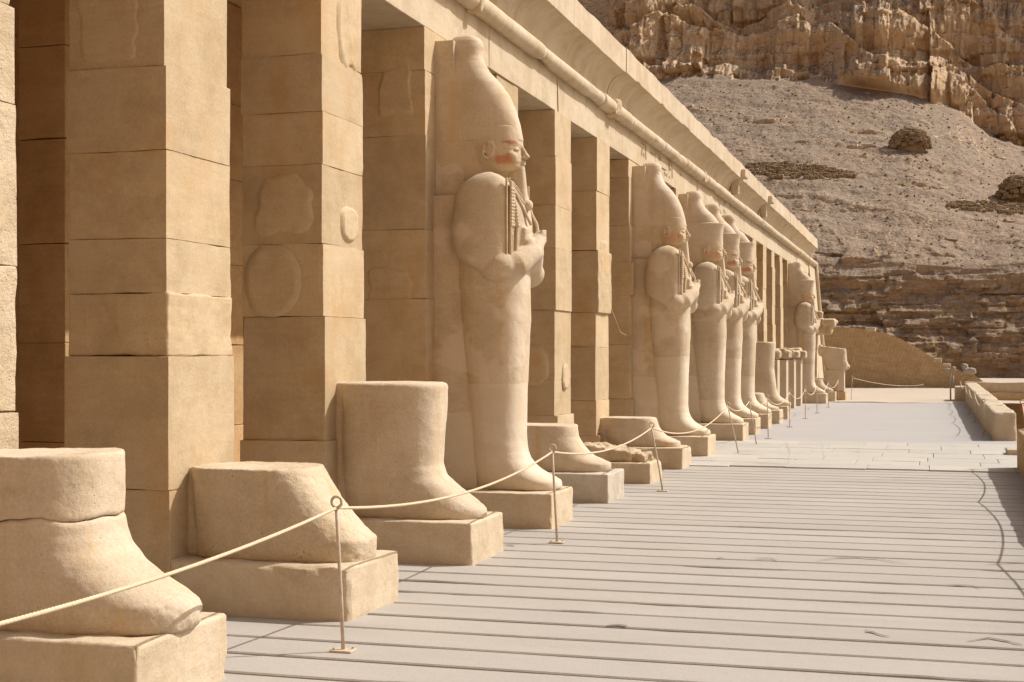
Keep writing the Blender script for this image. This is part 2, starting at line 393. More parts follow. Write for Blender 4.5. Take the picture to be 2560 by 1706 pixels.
sheet('portico_floor', -6, -1.5, -25, 75, .0, M['sand'], 20, 80, .003)
# cracks and spalls in the pavement
def crack(mb, pts, w=.008, z=.006, seed=0):
    P = np.array(pts, float); t = np.linspace(0, len(P) - 1, 14 * (len(P) - 1) + 1)
    X = np.interp(t, range(len(P)), P[:, 0]); Yy = np.interp(t, range(len(P)), P[:, 1])
    nz = fbm(np.c_[t * 2.1 + seed * 13, t * 0, t * 0], 3, seed); nz2 = fbm(np.c_[t * 2.1 + seed * 13, t * 0 + 9, t * 0], 3, seed + 3)
    X, Yy = X + nz * .02, Yy + nz2 * .012
    ww = w * np.sin(np.pi * np.clip(t / t[-1], .03, .97)) ** .5 * (1 + .5 * nz2)
    a = np.c_[X, Yy - ww, X * 0 + z]; b = np.c_[X, Yy + ww, X * 0 + z]; n = len(t)
    mb.add(np.concatenate([a, b]), [(i, i + 1, n + i + 1, n + i) for i in range(n - 1)])
def gpt(u, v, z=0.0):
    zc = (CAM_H - z) * F_PX / (v - HZ); xc = (u - 1280) * zc / F_PX
    return (-zc * math.sin(TH) + xc * math.cos(TH) + CAM_X, zc * math.cos(TH) + xc * math.sin(TH))
cb_ = MB()
for i, q in enumerate([[(2046, 1404), (2080, 1397), (2140, 1395), (2200, 1400), (2268, 1412)], [(2362, 1463), (2430, 1466), (2455, 1474)],
        [(2160, 1577), (2180, 1584), (2225, 1595)], [(2420, 1606), (2470, 1597), (2520, 1606), (2560, 1616)], [(1266, 1364), (1290, 1367)],
        [(1890, 1398), (1925, 1397), (1945, 1402)], [(1788, 1396), (1800, 1395), (1815, 1399)], [(1520, 1564), (1555, 1565), (1575, 1570)],
        [(2336, 1097), (2440, 1100)], [(1860, 1160), (2000, 1168), (2150, 1165)], [(1820, 1133), (1900, 1131)], [(2120, 1132), (2155, 1134)],
        [(2295, 1110), (2300, 1135), (2302, 1165)], [(2370, 1108), (2390, 1128), (2388, 1160)], [(2220, 1108), (2228, 1140)], [(2150, 1107), (2145, 1130), (2150, 1165)],
        [(1960, 1106), (1975, 1130), (1970, 1165)], [(2050, 1106), (2060, 1135), (2055, 1166)]]):
    crack(cb_, [gpt(*p) for p in q], w=.014 if i < 8 else .016, z=.007 if i < 8 else .032, seed=i)
tag(cb_.build('pavement_cracks', M['crack']), kind='structure')

# ------------------------------------------------------------------ temple portico
T = thing('temple_portico', 'long sunlit limestone temple portico of square pillars under a flared cornice', 'temple')
def courses(seed):
    r = random.Random(seed); z = 0; c = []
    while z < PIL_H - .9:
        h = r.uniform(.42, .95); c.append((z, z + h)); z += h
    c.append((z, PIL_H)); return c
FIX = {2: [0, .78, 1.64, 2.05, 2.40, 2.97, 3.51, 4.15, PIL_H], 3: [0, .95, 1.96, 2.55, 3.19, 3.62, 4.08, PIL_H]}
for k in BIG:
    pb = MB(); y0 = yc(k); cs = FIX.get(k); cs = list(zip(cs[:-1], cs[1:])) if cs else courses(int(k * 13))
    r = random.Random(int(k * 31 + 2))
    far = y0 > 26
    for i, (a, b) in enumerate(cs):
        t = a / PIL_H; lean = .045 * (1 - t)
        big_ = k in (5, 6, 7, 8); ox, oy, ow = (r.uniform(-.03, .035) if big_ else r.uniform(-.010, .012)), (r.uniform(-.016, .016) if big_ else r.uniform(-.008, .008)), r.uniform(-.008, .010)
        rough = (k == 2 and i == 2) or (k == 1 and i in (2, 5)) or (k in (6, 7) and r.random() < .25)
        pb.rbox(-PIL_D + oy - ow, lean + ox - (.004 if rough else 0), y0 - PIL_W / 2 + oy - ow - lean * .4 - (.0), y0 + PIL_W / 2 + oy + ow + lean * .4,
                a + .0005, b - .0005, r=.014 if rough else .0025, noise=.022 if rough else .005, res=.045 if not far else .12,
                freq=4 if rough else 3, seed=int(k * 17) + i, chip=.035 if rough else .02)
    pb.build('pillar', M['rough'] if k == 1 else M['pillar'], T)
def patch(mb, plane, c, size, th=.014, n=40, seed=0, sq=4, irr=.32):
    """irregular mortar or stone patch standing slightly proud of a pillar face; plane 'x' faces +X, 'y' faces -Y"""
    r0 = np.linspace(0, 1, 9)[1:]; V = [(0, 0)]; ang = np.linspace(0, 2 * np.pi, n, endpoint=False)
    rad = 1 / (np.abs(np.cos(ang)) ** sq + np.abs(np.sin(ang)) ** sq) ** (1 / sq)
    rad = rad * (1 + (irr if sq > 3.2 else .1) * fbm(np.c_[np.cos(ang) * 1.5 + seed * 5, np.sin(ang) * 1.5, ang * 0], 3, seed))
    for q in r0: V += [(q * a * math.cos(t), q * a * math.sin(t)) for a, t in zip(rad, ang)]
    V = np.array(V) * np.array(size) / 2
    hgt = th * .28 * (1 + 1.2 * fbm(np.c_[V * 9, V[:, 0] * 0 + seed], 4, seed)); hgt[-n:] = -.02
    if plane == 'x': P = np.c_[c[0] + hgt, c[1] + V[:, 0], c[2] + V[:, 1]]
    else: P = np.c_[c[0] + V[:, 0], c[1] - hgt, c[2] + V[:, 1]]
    f = [(0, 1 + j, 1 + (j + 1) % n) for j in range(n)]
    for q in range(len(r0) - 1):
        for j in range(n):
            a, b = 1 + q * n + j, 1 + q * n + (j + 1) % n; f.append((a, a + n, b + n, b))
    mb.add(P, f)
for spec in [('x', (.012, yc(3) + .12, 4.42), (.52, .8), .04, 1, 4), ('x', (.03, yc(3) + .12, 2.75), (.36, .3), .03, 2, 2.5),
             ('y', (-.42, yc(3) - PIL_W / 2 - .03, 2.25), (.5, .6), .026, 3, 2.6), ('y', (-.32, yc(3) - PIL_W / 2 - .02, 2.88), (.5, .5), .008, 4, 5),
             ('y', (-.4, yc(2) - PIL_W / 2 - .006, 3.78), (.5, .52), .012, 5, 14), ('x', (.02, yc(1) + .1, 2.5), (.6, .5), .05, 6, 3), ('x', (.02, yc(1) + .1, 4.4), (.6, .6), .05, 7, 3),
             ('x', (.01, yc(6) + .0, 3.1), (.5, .35), .02, 8, 3), ('x', (.05, yc(6) + .1, 1.35), (.3, .35), .02, 9, 2.5), ('x', (.02, yc(7), 3.1), (.5, .6), .03, 10, 4),
             ('y', (-.3, yc(4) - PIL_W / 2 - .01, 4.25), (.34, .5), .012, 11, 12), ('y', (-.35, yc(4) - PIL_W / 2 - .01, 2.32), (.5, .36), .014, 12, 8),
             ('y', (-.3, yc(6) - PIL_W / 2 - .012, 1.5), (.5, .55), .02, 13, 2.6)]:
    p_ = MB(); patch(p_, spec[0], spec[1], spec[2], spec[3], seed=spec[4], sq=spec[5]); p_.build('stone_patch', M['pillar'], T, smooth=True)
# architrave blocks
ab = MB(); joints = [-12, -7.2, -2.3, 2.6, 7.4, 11.2, 15.2, 18.3, 21.5, 25.2, 29.7, 33.1, 38.0, 42.8, 47.7, 52.6, 56.2, Y_END]
for i, (a, b) in enumerate(zip(joints[:-1], joints[1:])):
    r = random.Random(i); o = r.uniform(-.01, .012)
    ab.rbox(-PIL_D - .02, .0 + o, a + .006, b - .006, PIL_H + .004, 5.36, r=.008, noise=.008, res=.09, freq=2.5, seed=i + 60, chip=.03)
ab.build('architrave', M['lintel'], T)
tr = MB(); r = random.Random(3); y = -12
while y < Y_END + .05:
    L = min(r.uniform(1.6, 3.6), Y_END + .06 - y); n = 28; m = max(6, int(L / .12)); rings = []
    rad = .108 + r.uniform(-.007, .007); ox = r.uniform(-.008, .008)
    for i in range(m + 1):
        q = y + .004 + (L - .008) * i / m; e = 1 - .06 * (i in (0, m))
        ring = np.array([(.055 + ox + math.cos(2 * math.pi * j / n) * rad * e, q, 5.405 + math.sin(2 * math.pi * j / n) * rad * e) for j in range(n)])
        nn = fbm(ring * [9, 1.6, 9], 3, 21) * .0035 - np.clip(fbm(ring * [3, 1.1, 3], 3, 5) - .34, 0, 1) * .12
        c = np.array([.055 + ox, q, 5.405]); d = ring - c; ring = c + d * (1 + nn / rad)[:, None]; rings.append(ring)
    tr.loft(rings); y += L
tr.build('torus_moulding', M['cornice'], T, smooth=True)
for (yy, w) in ((21.15, .3), (29.9, .22), (14.35, .16)):      # rough repairs where the roll is broken
    m = MB(); m.rbox(-.02, .175, yy, yy + w, 5.27, 5.52, r=.03, noise=.04, res=.03, freq=6, seed=int(yy), chip=.05); m.build('moulding_repair', M['rough'], T)
# flared cavetto cornice with top band, in blocks
cv = MB(); y = -12; r = random.Random(9); ci = 0
prof = [(-.7, 5.50), (-.005, 5.50)] + [(-.005 + .30 * (1 - math.cos(t)), 5.50 + .405 * math.sin(t) ** .9) for t in np.linspace(.12, math.pi / 2, 14)]
prof += [(.305, 5.912), (.307, 6.27), (.29, 6.285), (-.7, 6.285)]
Y_C = 58.7
while y < Y_C:
    L = r.uniform(2.6, 5.2); L = L if y + L < Y_C - 1.2 else Y_C - y
    m = max(4, int(L / .22)); rings = []; o = r.uniform(-.008, .008)
    for i in range(m + 1):
        q = y + .004 + (L - .008) * i / m; P = np.array([(a + (o if a > -.5 else 0), q, b) for a, b in prof])
        w = fbm(P * [2, 1.1, 2], 4, 31) * .018 + fbm(P * [6, 5, 6], 3, 33) * .006; front = P[:, 0] > .2
        P[:, 0] += np.where(P[:, 0] > -.5, w, 0)
        P[:, 2] += np.where(P[:, 2] > 6.2, fbm(P * [0, 1.5, 0], 4, 44) * .022 - np.clip(fbm(P * [0, .9, 0], 3, 47) - .3, 0, 1) * .12, 0)
        nick = np.clip(fbm(P * [0, 2.2, 0], 3, 49) - .38, 0, 1) * .2
        P[:, 2] += np.where(np.abs(P[:, 2] - 5.91) < .02, nick, 0)
        if y + L >= Y_C and i == m: P[:, 2] = np.where(P[:, 2] > 6.1, P[:, 2] - .2, P[:, 2])
        rings.append(P)
    cv.loft(rings); y += L; ci += 1
cv.build('cavetto_cornice', M['cornice'], T)
for (yy, z) in ((34.6, 6.0), (40.6, 6.0)):          # raised ends of broken spouts on the cornice
    wt = MB(); wt.rbox(.1, .42, yy, yy + .5, 5.93, 6.12, r=.03, noise=.02, res=.06, seed=int(yy))
    wt.rbox(.05, .24, yy + .1, yy + .3, 5.52, 5.94, r=.03, noise=.02, res=.06, seed=int(yy) + 1); wt.build('cornice_block', M['cornice'], T)
# roof, inner pillars, back wall, end anta
rf = MB(); rf.box(-9, -.705, -25, Y_END, 5.37, 6.1); rf.build('roof', M['inner'], T)
for k in range(-3, 24):
    kk = k if k <= 8 else k + .75
    ib = MB(); y0 = yc(kk) + (.0)
    zs = [0, .9, 1.75, 2.6, 3.5, 4.3, 5.36]
    for i, (a, b) in enumerate(zip(zs[:-1], zs[1:])):
        ib.rbox(-2.83, -2.36, y0 - .44, y0 + .40, a + .002, b - .002, r=.008, noise=.006, res=.2, seed=k * 9 + i, chip=.02)
    ib.build('inner_pillar', M['inner'], T)
bw = MB(); bw.box(-6.2, -5.5, -25, Y_END, 0, 5.36); bw.build('back_wall', M['inner'], T)
an = MB()
zz = np.linspace(0, 5.36, 14); nseg = 10
rings = []
for z in zz:
    xf = .46 - .44 * z / 5.36; ya, yb = 57.9, Y_END
    rings.append([(-5.5, ya, z), (xf, ya, z), (xf, yb, z), (-5.5, yb, z)])
an.loft(rings); an.build('corner_pier', M['lintel'], T)
ct = MB(); ct.tube([(.50 - .44 * z / 5.36 + .02, Y_END + .02, z) for z in zz], .085, 14); ct.build('corner_torus', M['cornice'], T, smooth=True)
# faint carved signs on the architrave
def fac(u, v, x=.012):
    a = TH - math.atan((u - 1280) / F_PX); X = x - CAM_X; y = -X / math.tan(a); zc = -X * math.sin(TH) + y * math.cos(TH)
    return (x, y, CAM_H + (HZ - v) * zc / F_PX)
rz = lambda x, y: (1560 + x / 6.53, 320 + y / 6.53)
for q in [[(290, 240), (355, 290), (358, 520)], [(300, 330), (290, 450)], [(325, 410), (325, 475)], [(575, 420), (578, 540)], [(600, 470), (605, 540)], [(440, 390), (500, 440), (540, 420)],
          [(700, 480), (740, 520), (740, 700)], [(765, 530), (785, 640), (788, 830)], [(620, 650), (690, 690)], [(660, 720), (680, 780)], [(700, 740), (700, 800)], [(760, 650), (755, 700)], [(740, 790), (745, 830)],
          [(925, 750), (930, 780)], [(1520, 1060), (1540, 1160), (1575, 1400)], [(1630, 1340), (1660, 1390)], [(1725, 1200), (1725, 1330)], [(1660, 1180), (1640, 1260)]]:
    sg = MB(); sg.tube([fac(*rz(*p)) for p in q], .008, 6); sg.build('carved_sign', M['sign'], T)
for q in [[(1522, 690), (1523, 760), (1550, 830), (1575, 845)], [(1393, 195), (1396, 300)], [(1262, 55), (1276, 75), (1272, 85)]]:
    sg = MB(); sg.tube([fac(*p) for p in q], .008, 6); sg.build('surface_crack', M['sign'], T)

# ------------------------------------------------------------------ Osiride statues
PT = .33      # plinth top
FRONT = [(.33, 1.235), (.36, 1.245), (.41, 1.235), (.45, 1.16), (.50, 1.055), (.55, .98), (.62, .915), (.70, .882), (.80, .872), (1.0, .87), (1.3, .878), (1.7, .893), (2.0, .91), (2.3, .905)]
HW = [(.33, .285), (.42, .305), (.6, .315), (.9, .315), (1.3, .325), (1.7, .345), (2.05, .36), (2.3, .35)]
def leg_rings(z0, z1, xb=.2, n=90, front=FRONT, hw=HW, p=2.7, dz=0.0):
    return [sring(xb, float(lerp(front, z)) + dz, float(lerp(hw, z)), z, p, 80) for z in np.linspace(z0, z1, n)]
def slab_back(mb, z0, z1, hw=.205, xf=.34, r=.01, seed=0):
    mb.rbox(-.03, xf, -hw, hw, z0, z1, r=r, noise=.004, res=.05, seed=seed, chip=.015)
# --- body with crossed arms
bm_ = MB()
zs = list(np.linspace(PT, 1.0, 60)) + list(np.linspace(1.02, 2.3, 36)) 
XB = [(.33, .36), (.8, .34), (1.5, .28), (2.2, .22)]
rings = [sring(float(lerp(XB, z)), float(lerp(FRONT, z)), float(lerp(HW, z)), z, 2.7, 80) for z in zs]
TOPF = [(2.3, .905), (2.6, .92), (2.9, .93), (3.1, .90), (3.25, .85), (3.34, .79), (3.40, .71), (3.44, .60)]
TOPB = [(2.3, .2), (3.2, .24), (3.35, .31), (3.44, .42)]
TOPW = [(2.3, .365), (2.6, .38), (3.1, .39), (3.3, .38), (3.4, .3), (3.44, .17)]
rings += [sring(float(lerp(TOPB, z)), float(lerp(TOPF, z)), float(lerp(TOPW, z)), z, 2.5, 80) for z in np.linspace(2.32, 3.44, 40)]
bm_.loft(rings)
for s in (-1, 1):                                      # shrouded shoulders and upper arms
    ar = []
    for z in np.linspace(2.33, 3.435, 44):
        t = (z - 2.33) / (3.435 - 2.33)
        top = math.sqrt(max(0, 1 - max(0, (t - .8) / .2) ** 2)); bot = math.sqrt(max(0, 1 - max(0, (.16 - t) / .16) ** 2)) 
        k = max(.06, min(top, bot) if t > .5 else bot)
        bk = float(lerp([(2.33, .30), (2.5, .24), (2.7, .215), (2.9, .215), (3.15, .25), (3.3, .30), (3.44, .36)], z)); xm = (bk + .815) / 2; a = (.815 - bk) / 2 * k; w = (.17 + .025 * (1 - t)) * k
        ym = s * (.30 - .03 * (1 - k))
        ar.append([(xx, yy_, zz_ + .22 * min(1, max(0, (.76 - xx) / .5)) * min(1, max(0, (2.85 - zz_) / .5))) for xx, yy_, zz_ in [(xm + a * math.copysign(abs(math.cos(q)) ** .85, math.cos(q)), ym + w * math.copysign(abs(math.sin(q)) ** .85, math.sin(q)), z) for q in np.linspace(0, 2 * math.pi, 49)[:-1]]])
    bm_.loft(ar)
    bm_.ball((.70, s * .33, 2.50), (.19, .16, .16), 14) if s < 0 else bm_.ball((.81, s * .34, 2.47), (.17, .15, .15), 14)
    # bent forearm across the chest, wrist and fist
    hx, hy, hz = (.985, .12, 2.80) if s < 0 else (.875, -.13, 2.80)
    bm_.tube([(.72, s * .31, 2.48), (.86, s * .24, 2.53), (.955, s * .10 + (.06 if s < 0 else -.06), 2.66), (hx, hy, hz)], [.155, .135, .105, .076], 16)
    bm_.ball((hx + .005, hy, hz + .02), (.055, .07, .07) if s < 0 else (.03, .05, .06), 10)
    for j in range(4):                                  # curled fingers
        zf = hz - .03 + j * .034
        bm_.tube([(hx - .02, hy - s * .07, zf), (hx + .05, hy - s * .055, zf + .004), (hx + .066, hy + .0, zf + .006), (hx + .04, hy + s * .05, zf + .004)], [.017, .019, .018, .014], 8)
BODY = fuse(bm_, 'body', M['statue'], .0125, 4, .005, 7, 3)
# --- head with face
hm = MB()
HF = [(3.30, .70), (3.44, .74), (3.46, .81), (3.48, .845), (3.50, .857), (3.525, .853), (3.55, .862), (3.575, .856), (3.60, .852), (3.65, .842), (3.685, .835), (3.715, .848), (3.76, .846), (3.86, .83), (3.9, .82)]
HWD = [(3.30, .15), (3.42, .15), (3.46, .165), (3.52, .185), (3.6, .205), (3.7, .215), (3.8, .215), (3.9, .21)]
hm.loft([sring(.25, float(lerp(HF, z)), float(lerp(HWD, z)), z, 2.35, 72) for z in np.linspace(3.30, 3.9, 80)])
hm.loft([sring(-.03, float(lerp([(3.26, .50), (3.45, .56), (3.7, .56), (4.1, .5), (4.45, .28)], z)), float(lerp([(3.26, .16), (3.4, .20), (3.6, .209), (3.85, .212), (4.1, .20), (4.45, .13)], z)), z, 3.0, 96, 9) for z in np.linspace(3.26, 4.45, 80)])
hm.tube([(.842, 0, 3.705), (.872, 0, 3.645), (.898, 0, 3.602), (.872, 0, 3.585)], [.017, .022, .031, .022], 12)
for s in (-1, 1):
    hm.ball((.868, s * .024, 3.598), (.022, .018, .016), 8)
    hm.ball((.812, s * .085, 3.667), (.030, .045, .0135), 10)
    hm.tube([(.845, s * .03, 3.722), (.825, s * .09, 3.73), (.775, s * .15, 3.722), (.70, s * .195, 3.71)], [.007, .010, .009, .006], 8)
    hm.tube([(.842, s * .035, 3.690), (.825, s * .085, 3.693), (.78, s * .145, 3.682), (.72, s * .19, 3.672)], [.004, .006, .006, .004], 8)
    hm.ball((.765, s * .12, 3.60), (.065, .06, .055), 10)
    # ear: rim, lobe and bowl
    rim = [(.565 + .052 * math.sin(a) * .9 + .012 * math.cos(a), s * (.218 + .028 * (1 - math.sin(a)) * .5), 3.655 + .078 * math.cos(a)) for a in np.linspace(-.4, 2 * math.pi - .9, 20)]
    hm.tube(rim, .0135, 8); hm.ball((.57, s * .215, 3.65), (.04, .02, .066), 8); hm.ball((.59, s * .222, 3.588), (.022, .016, .024), 8)
hm.ball((.858, 0, 3.553), (.026, .052, .010), 8); hm.ball((.858, 0, 3.530), (.026, .046, .011), 8)
hm.ball((.845, 0, 3.492), (.03, .05, .028), 8)
HEAD = fuse(hm, 'head', M['head'], .0075, 1, .0015, 12, 5)
HEAD2 = HEAD.copy(); HEAD2.name = 'head_pale'; HEAD2.materials.clear(); HEAD2.materials.append(M['head_pale'])
# --- false beard with curled tip
bd = MB()
BF = [(3.07, .87), (3.09, .90), (3.12, .912), (3.2, .902), (3.3, .892), (3.4, .882), (3.495, .872)]
BB = [(3.07, .82), (3.10, .79), (3.2, .755), (3.35, .695), (3.45, .645), (3.495, .64)]
bd.loft([sring(float(lerp(BB, z)), float(lerp(BF, z)), .06 + .012 * (3.5 - z) / .43 - (.02 if z < 3.08 else 0), z, 3.2, 32) for z in np.linspace(3.07, 3.495, 40)])
bd.ball((.908, 0, 3.125), (.05, .06, .056), 10)
BEARD = fuse(bd, 'beard', M['crown'], .008, 1, .0012, 12, 9)
# --- white crown
def crown_loft(F, B, W, z0, z1, n=60, p=2.45):
    return [sring(float(lerp(B, z)), float(lerp(F, z)), float(lerp(W, z)), z, p, 96, 9) for z in np.linspace(z0, z1, n)]
cw = MB()
CF = [(3.755, .85), (3.78, .85), (3.83, .84), (3.93, .820), (4.07, .778), (4.22, .71), (4.345, .622), (4.47, .505), (4.56, .455), (4.62, .432), (4.67, .428), (4.72, .438), (4.77, .43), (4.81, .395), (4.838, .33)]
CB = [(3.75, -.03), (4.42, -.03), (4.56, .03), (4.64, .11), (4.72, .12), (4.79, .14), (4.838, .2)]
CW_ = [(3.75, .214), (3.95, .226), (4.15, .230), (4.35, .216), (4.5, .185), (4.62, .15), (4.70, .15), (4.77, .13), (4.81, .105), (4.838, .06)]
cw.loft(crown_loft(CF, CB, CW_, 3.755, 4.838, 80))
CROWN_W = fuse(cw, 'white_crown', M['crown'], .01, 1, .004, 6, 2)
# --- double crown: flaring red crown with the white one rising out of it
c2 = MB()
RF = [(3.75, .855), (3.8, .85), (3.95, .845), (4.08, .86), (4.17, .885), (4.185, .885)]
RW = [(3.75, .216), (3.95, .228), (4.1, .25), (4.185, .262)]
c2.loft(crown_loft(RF, [(3.7, -.03), (4.2, -.03)], RW, 3.755, 4.185, 30))
DF = [(4.1, .80), (4.22, .765), (4.345, .67), (4.47, .535), (4.56, .47), (4.62, .44), (4.67, .43), (4.72, .44), (4.77, .43), (4.81, .395), (4.838, .33)]
c2.loft(crown_loft(DF, CB, CW_, 4.1, 4.838, 60))
CROWN_D = fuse(c2, 'double_crown', M['crown'], .01, 1, .004, 6, 4)
# --- crook, flail and shroud edge on the breast
def surf(y, z, off=.006):
    xb, xf, w = float(lerp(TOPB, z)), float(lerp(TOPF, z)), .47 if z < 3.3 else .44
    c, a = (xb + xf) / 2, (xf - xb) / 2
    body = c + a * max(0, 1 - min(1, abs(y) / float(lerp(TOPW, z))) ** 2.5) ** (1 / 2.5)
    arm = 0
    q = (abs(y) - .30) / .17
    if abs(q) < 1: arm = .56 + .26 * (1 - abs(q) ** 2.35) ** (1 / 2.35)
    return max(body, arm) + off
fl = MB()
for j in range(3):
    yy = -.345 + j * .036
    pts = [(surf(yy + (.02 if z > 3.1 else 0), z, .014), yy + .0, z) for z in np.linspace(2.44 + .012 * j, 3.33, 26)]
    fl.tube(pts, [.016] * 26, 8)
    for z in np.linspace(2.9, 3.25, 12): fl.ball((surf(yy, z, .022), yy, z), (.020, .020, .014), 6)
fl.tube([(surf(-.255, 3.28, .01), -.27, 3.28), (surf(-.2, 3.2, .01), -.2, 3.20), (surf(-.14, 3.04, .015), -.13, 3.04), (.965, -.08, 2.92)], .017, 10)
FLAIL = fuse(fl, 'flail', M['statue'], .008, 0, .001, 9, 6)
ck = MB()
hook = [(.985, .10, 2.62), (.99, .11, 2.80), (.955, .15, 2.95)] + [(surf(yy, zz, .008), yy, zz) for yy, zz in ((.18, 3.05), (.21, 3.15), (.225, 3.22), (.21, 3.27), (.17, 3.27), (.15, 3.22))]
ck.tube(hook, .017, 10)
ck.tube([(1.0, .02, 2.58), (1.02, .09, 2.72), (1.0, .13, 2.86)], .016, 10)
CROOK = fuse(ck, 'crook', M['statue'], .008, 0, .001, 9, 7)
ed = MB()
for yy, o in ((-.385, .004), (.385, .004)):
    ed.tube([(surf(yy, z, o), yy, z) for z in np.linspace(2.45, 3.36, 24)], .013, 8)
for j in range(3):                                   # broad collar lines
    pts = []
    for q in np.linspace(-1, 1, 25):
        yy = q * (.23 - .035 * j); z = 3.12 + .06 * j + .22 * abs(q) ** 2.2
        pts.append((surf(yy, min(z, 3.38), .002), yy, min(z, 3.38)))
    ed.tube(pts, .011, 8)
EDGE = fuse(ed, 'shroud_edge', M['statue'], .008, 0, .001, 9, 8)
def edge_plinth(mb, xf, seed, zt=PT, hw=.437, x0=-.0, chip=.05, r=.016):
    mb.rbox(x0, xf, -hw, hw, -.06, zt, r=r, noise=.010, res=.026 if seed < 9 or 20 < seed < 29 else .06, freq=6, seed=seed, chip=chip * 1.5)
bp = MB(); slab_back(bp, 3.15, 3.9, xf=.31); slab_back(bp, 3.86, 4.765, xf=.20); bp.rbox(-.03, .46, -.27, .27, PT, 3.22, r=.01, noise=.004, res=.05); SLAB = bp.build('back_pillar', M['statue'])
me_slab = SLAB.data; bpy.data.objects.remove(SLAB)
FULL = 'standing royal statues along the portico'
def statue(k, xp, crown, head, label, seed, dy=.075):
    t = thing('osiride_statue', label, 'statue', (0, yc(k), 0), FULL)
    pb = MB(); edge_plinth(pb, xp, seed); pb.build('plinth', M['plinth'], t)
    for nm, me in (('back_pillar', me_slab), ('body', BODY), ('head', head), ('beard', BEARD), ('crown', crown), ('flail', FLAIL), ('crook', CROOK), ('shroud_edge', EDGE)):
        mesh_obj(nm, me, t, (0, dy, 0))
    return t
statue(4, 1.287, CROWN_W, HEAD, 'nearest full-height statue, tall white crown and red paint on its cheek', 4)
statue(8, 1.287, CROWN_W, HEAD2, 'white-crowned statue standing just left of the row of double-crowned ones', 8)
statue(9.75, 1.30, CROWN_D, HEAD2, 'nearest double-crowned statue, standing right behind the second white-crowned one', 9)
statue(10.75, 1.25, CROWN_D, HEAD, 'double-crowned statue in the middle of the tight row of three', 10)
statue(11.75, 1.23, CROWN_D, HEAD, 'third and last double-crowned statue of the tight row of three', 11)
statue(18.72, 1.30, CROWN_D, HEAD2, 'far full-height double-crowned statue beside the portico corner and four pale piers', 12)

# ------------------------------------------------------------------ broken statues
BROKEN = 'broken statue feet on plinths'
def stump(k, label, xp, z1, front=FRONT, hw=HW, seed=0, slab=True, rough=.006, mat='leg', pm='plinth', zt=PT, split=None, slope=0, p=2.7, cham=.02, xb=.0):
    t = thing('broken_statue', label, 'statue', (0, yc(k), 0), BROKEN)
    pb = MB(); edge_plinth(pb, xp, seed + 20, zt, chip=.07 if seed % 2 else .05, r=.02); pb.build('plinth', M[pm], t)
    def piece(nm, a, b, sh=0):
        m = MB(); n = max(12, int((b - a) / .012)); rr = []
        zs = list(np.linspace(a, b, n)) 
        for z in zs:
            e = 0
            if z > b - cham: e = cham * (1 - math.sqrt(max(0, 1 - ((z - b + cham) / cham) ** 2)))
            if z < a + .01: e = .004
            rr.append(sring(xb + e if not slab else .05 + e, float(lerp(front, z)) - e + sh, float(lerp(hw, z)) - e, z, p, 96))
        m.loft(rr)
        if slab: m.rbox(-.03, .36, -.20, .20, a, b - .004, r=.012, noise=.003, res=.05, seed=seed)
        me = fuse(m, nm, M[mat], .0125 if k < 9 else .02, 1, rough, 8 if rough < .0052 or rough > .0058 else 26, seed + 3)
        if split:      # a wavering crack, the same on both faces
            n_ = len(me.vertices); co = np.empty(n_ * 3); me.vertices.foreach_get('co', co); co = co.reshape(-1, 3)
            co[:, 2] += fbm(np.c_[co[:, 0] * 5, co[:, 1] * 5, co[:, 0] * 0], 4, 77) * .035 * np.clip(1 - np.abs(co[:, 2] - split) / .1, 0, 1)
            me.vertices.foreach_set('co', co.ravel()); me.update()
        if k < 4:
            n_ = len(me.vertices); co = np.empty(n_ * 3); me.vertices.foreach_get('co', co); co = co.reshape(-1, 3)
            m_ = np.clip((co[:, 0] - .95) / .15, 0, 1) * np.clip((.50 - co[:, 2]) / .06, 0, 1) * np.clip((co[:, 2] - zt) / .02, 0, 1)
            co[:, 0] -= m_ * np.clip(fbm(co * [13, 13, 15], 4, seed + 8) - .02, 0, 1) * (.028 if k == 1 else .02); me.vertices.foreach_set('co', co.ravel()); me.update()
        if slope:
            n_ = len(me.vertices); co = np.empty(n_ * 3); me.vertices.foreach_get('co', co); co = co.reshape(-1, 3)
            top = np.clip((co[:, 2] - (b - .1)) / .1, 0, 1); co[:, 2] += top * (slope * (co[:, 0] - .5) + fbm(co * [4, 4, 0], 3, seed) * .012)
            me.vertices.foreach_set('co', co.ravel()); me.update()
        mesh_obj(nm, me, t)
    if split:
        piece('foot', zt - .005, split - .002); piece('ankle_block', split + .003, z1, -.004)
    else: piece('foot', zt - .005, z1)
    return t
F1 = [(.30, 1.30), (.36, 1.335), (.42, 1.338), (.46, 1.315), (.50, 1.24), (.56, 1.115), (.625, 1.012), (.71, .927), (.79, .893), (.865, .879), (1.2, .877)]
H1 = [(.30, .29), (.42, .305), (.6, .325), (.9, .34), (1.2, .35)]
stump(1, 'nearest foot in the lower left corner, its cracked ankle block set back on top', 1.285, 1.165, F1, H1, 1, split=.862, slope=.015, xb=.0, slab=True, cham=.008)
F2 = [(.33, 1.255), (.46, 1.26), (.47, 1.24), (.53, 1.165), (.64, 1.055), (.71, .995), (.86, .892), (.925, .855), (1.0, .83)]
H2 = [(.33, .29), (.5, .30), (.75, .32), (.95, .33)]
stump(2, 'rough flat-topped foot with slanting pitted instep, behind the nearest rope post', 1.285, .915, F2, H2, 2, rough=.0055, mat='leg_rough', cham=.004, p=3.3)
F3 = [(.33, 1.255), (.36, 1.262), (.40, 1.255), (.47, 1.165), (.557, 1.03), (.66, .908), (.75, .872), (.85, .876), (1.18, .898), (1.38, .908), (1.45, .91)]
stump(3, 'waist-high shin stump with orange streak, just left of the nearest full statue', 1.285, 1.425, F3, [(.33, .285), (.6, .315), (1.45, .345)], 3, cham=.045)
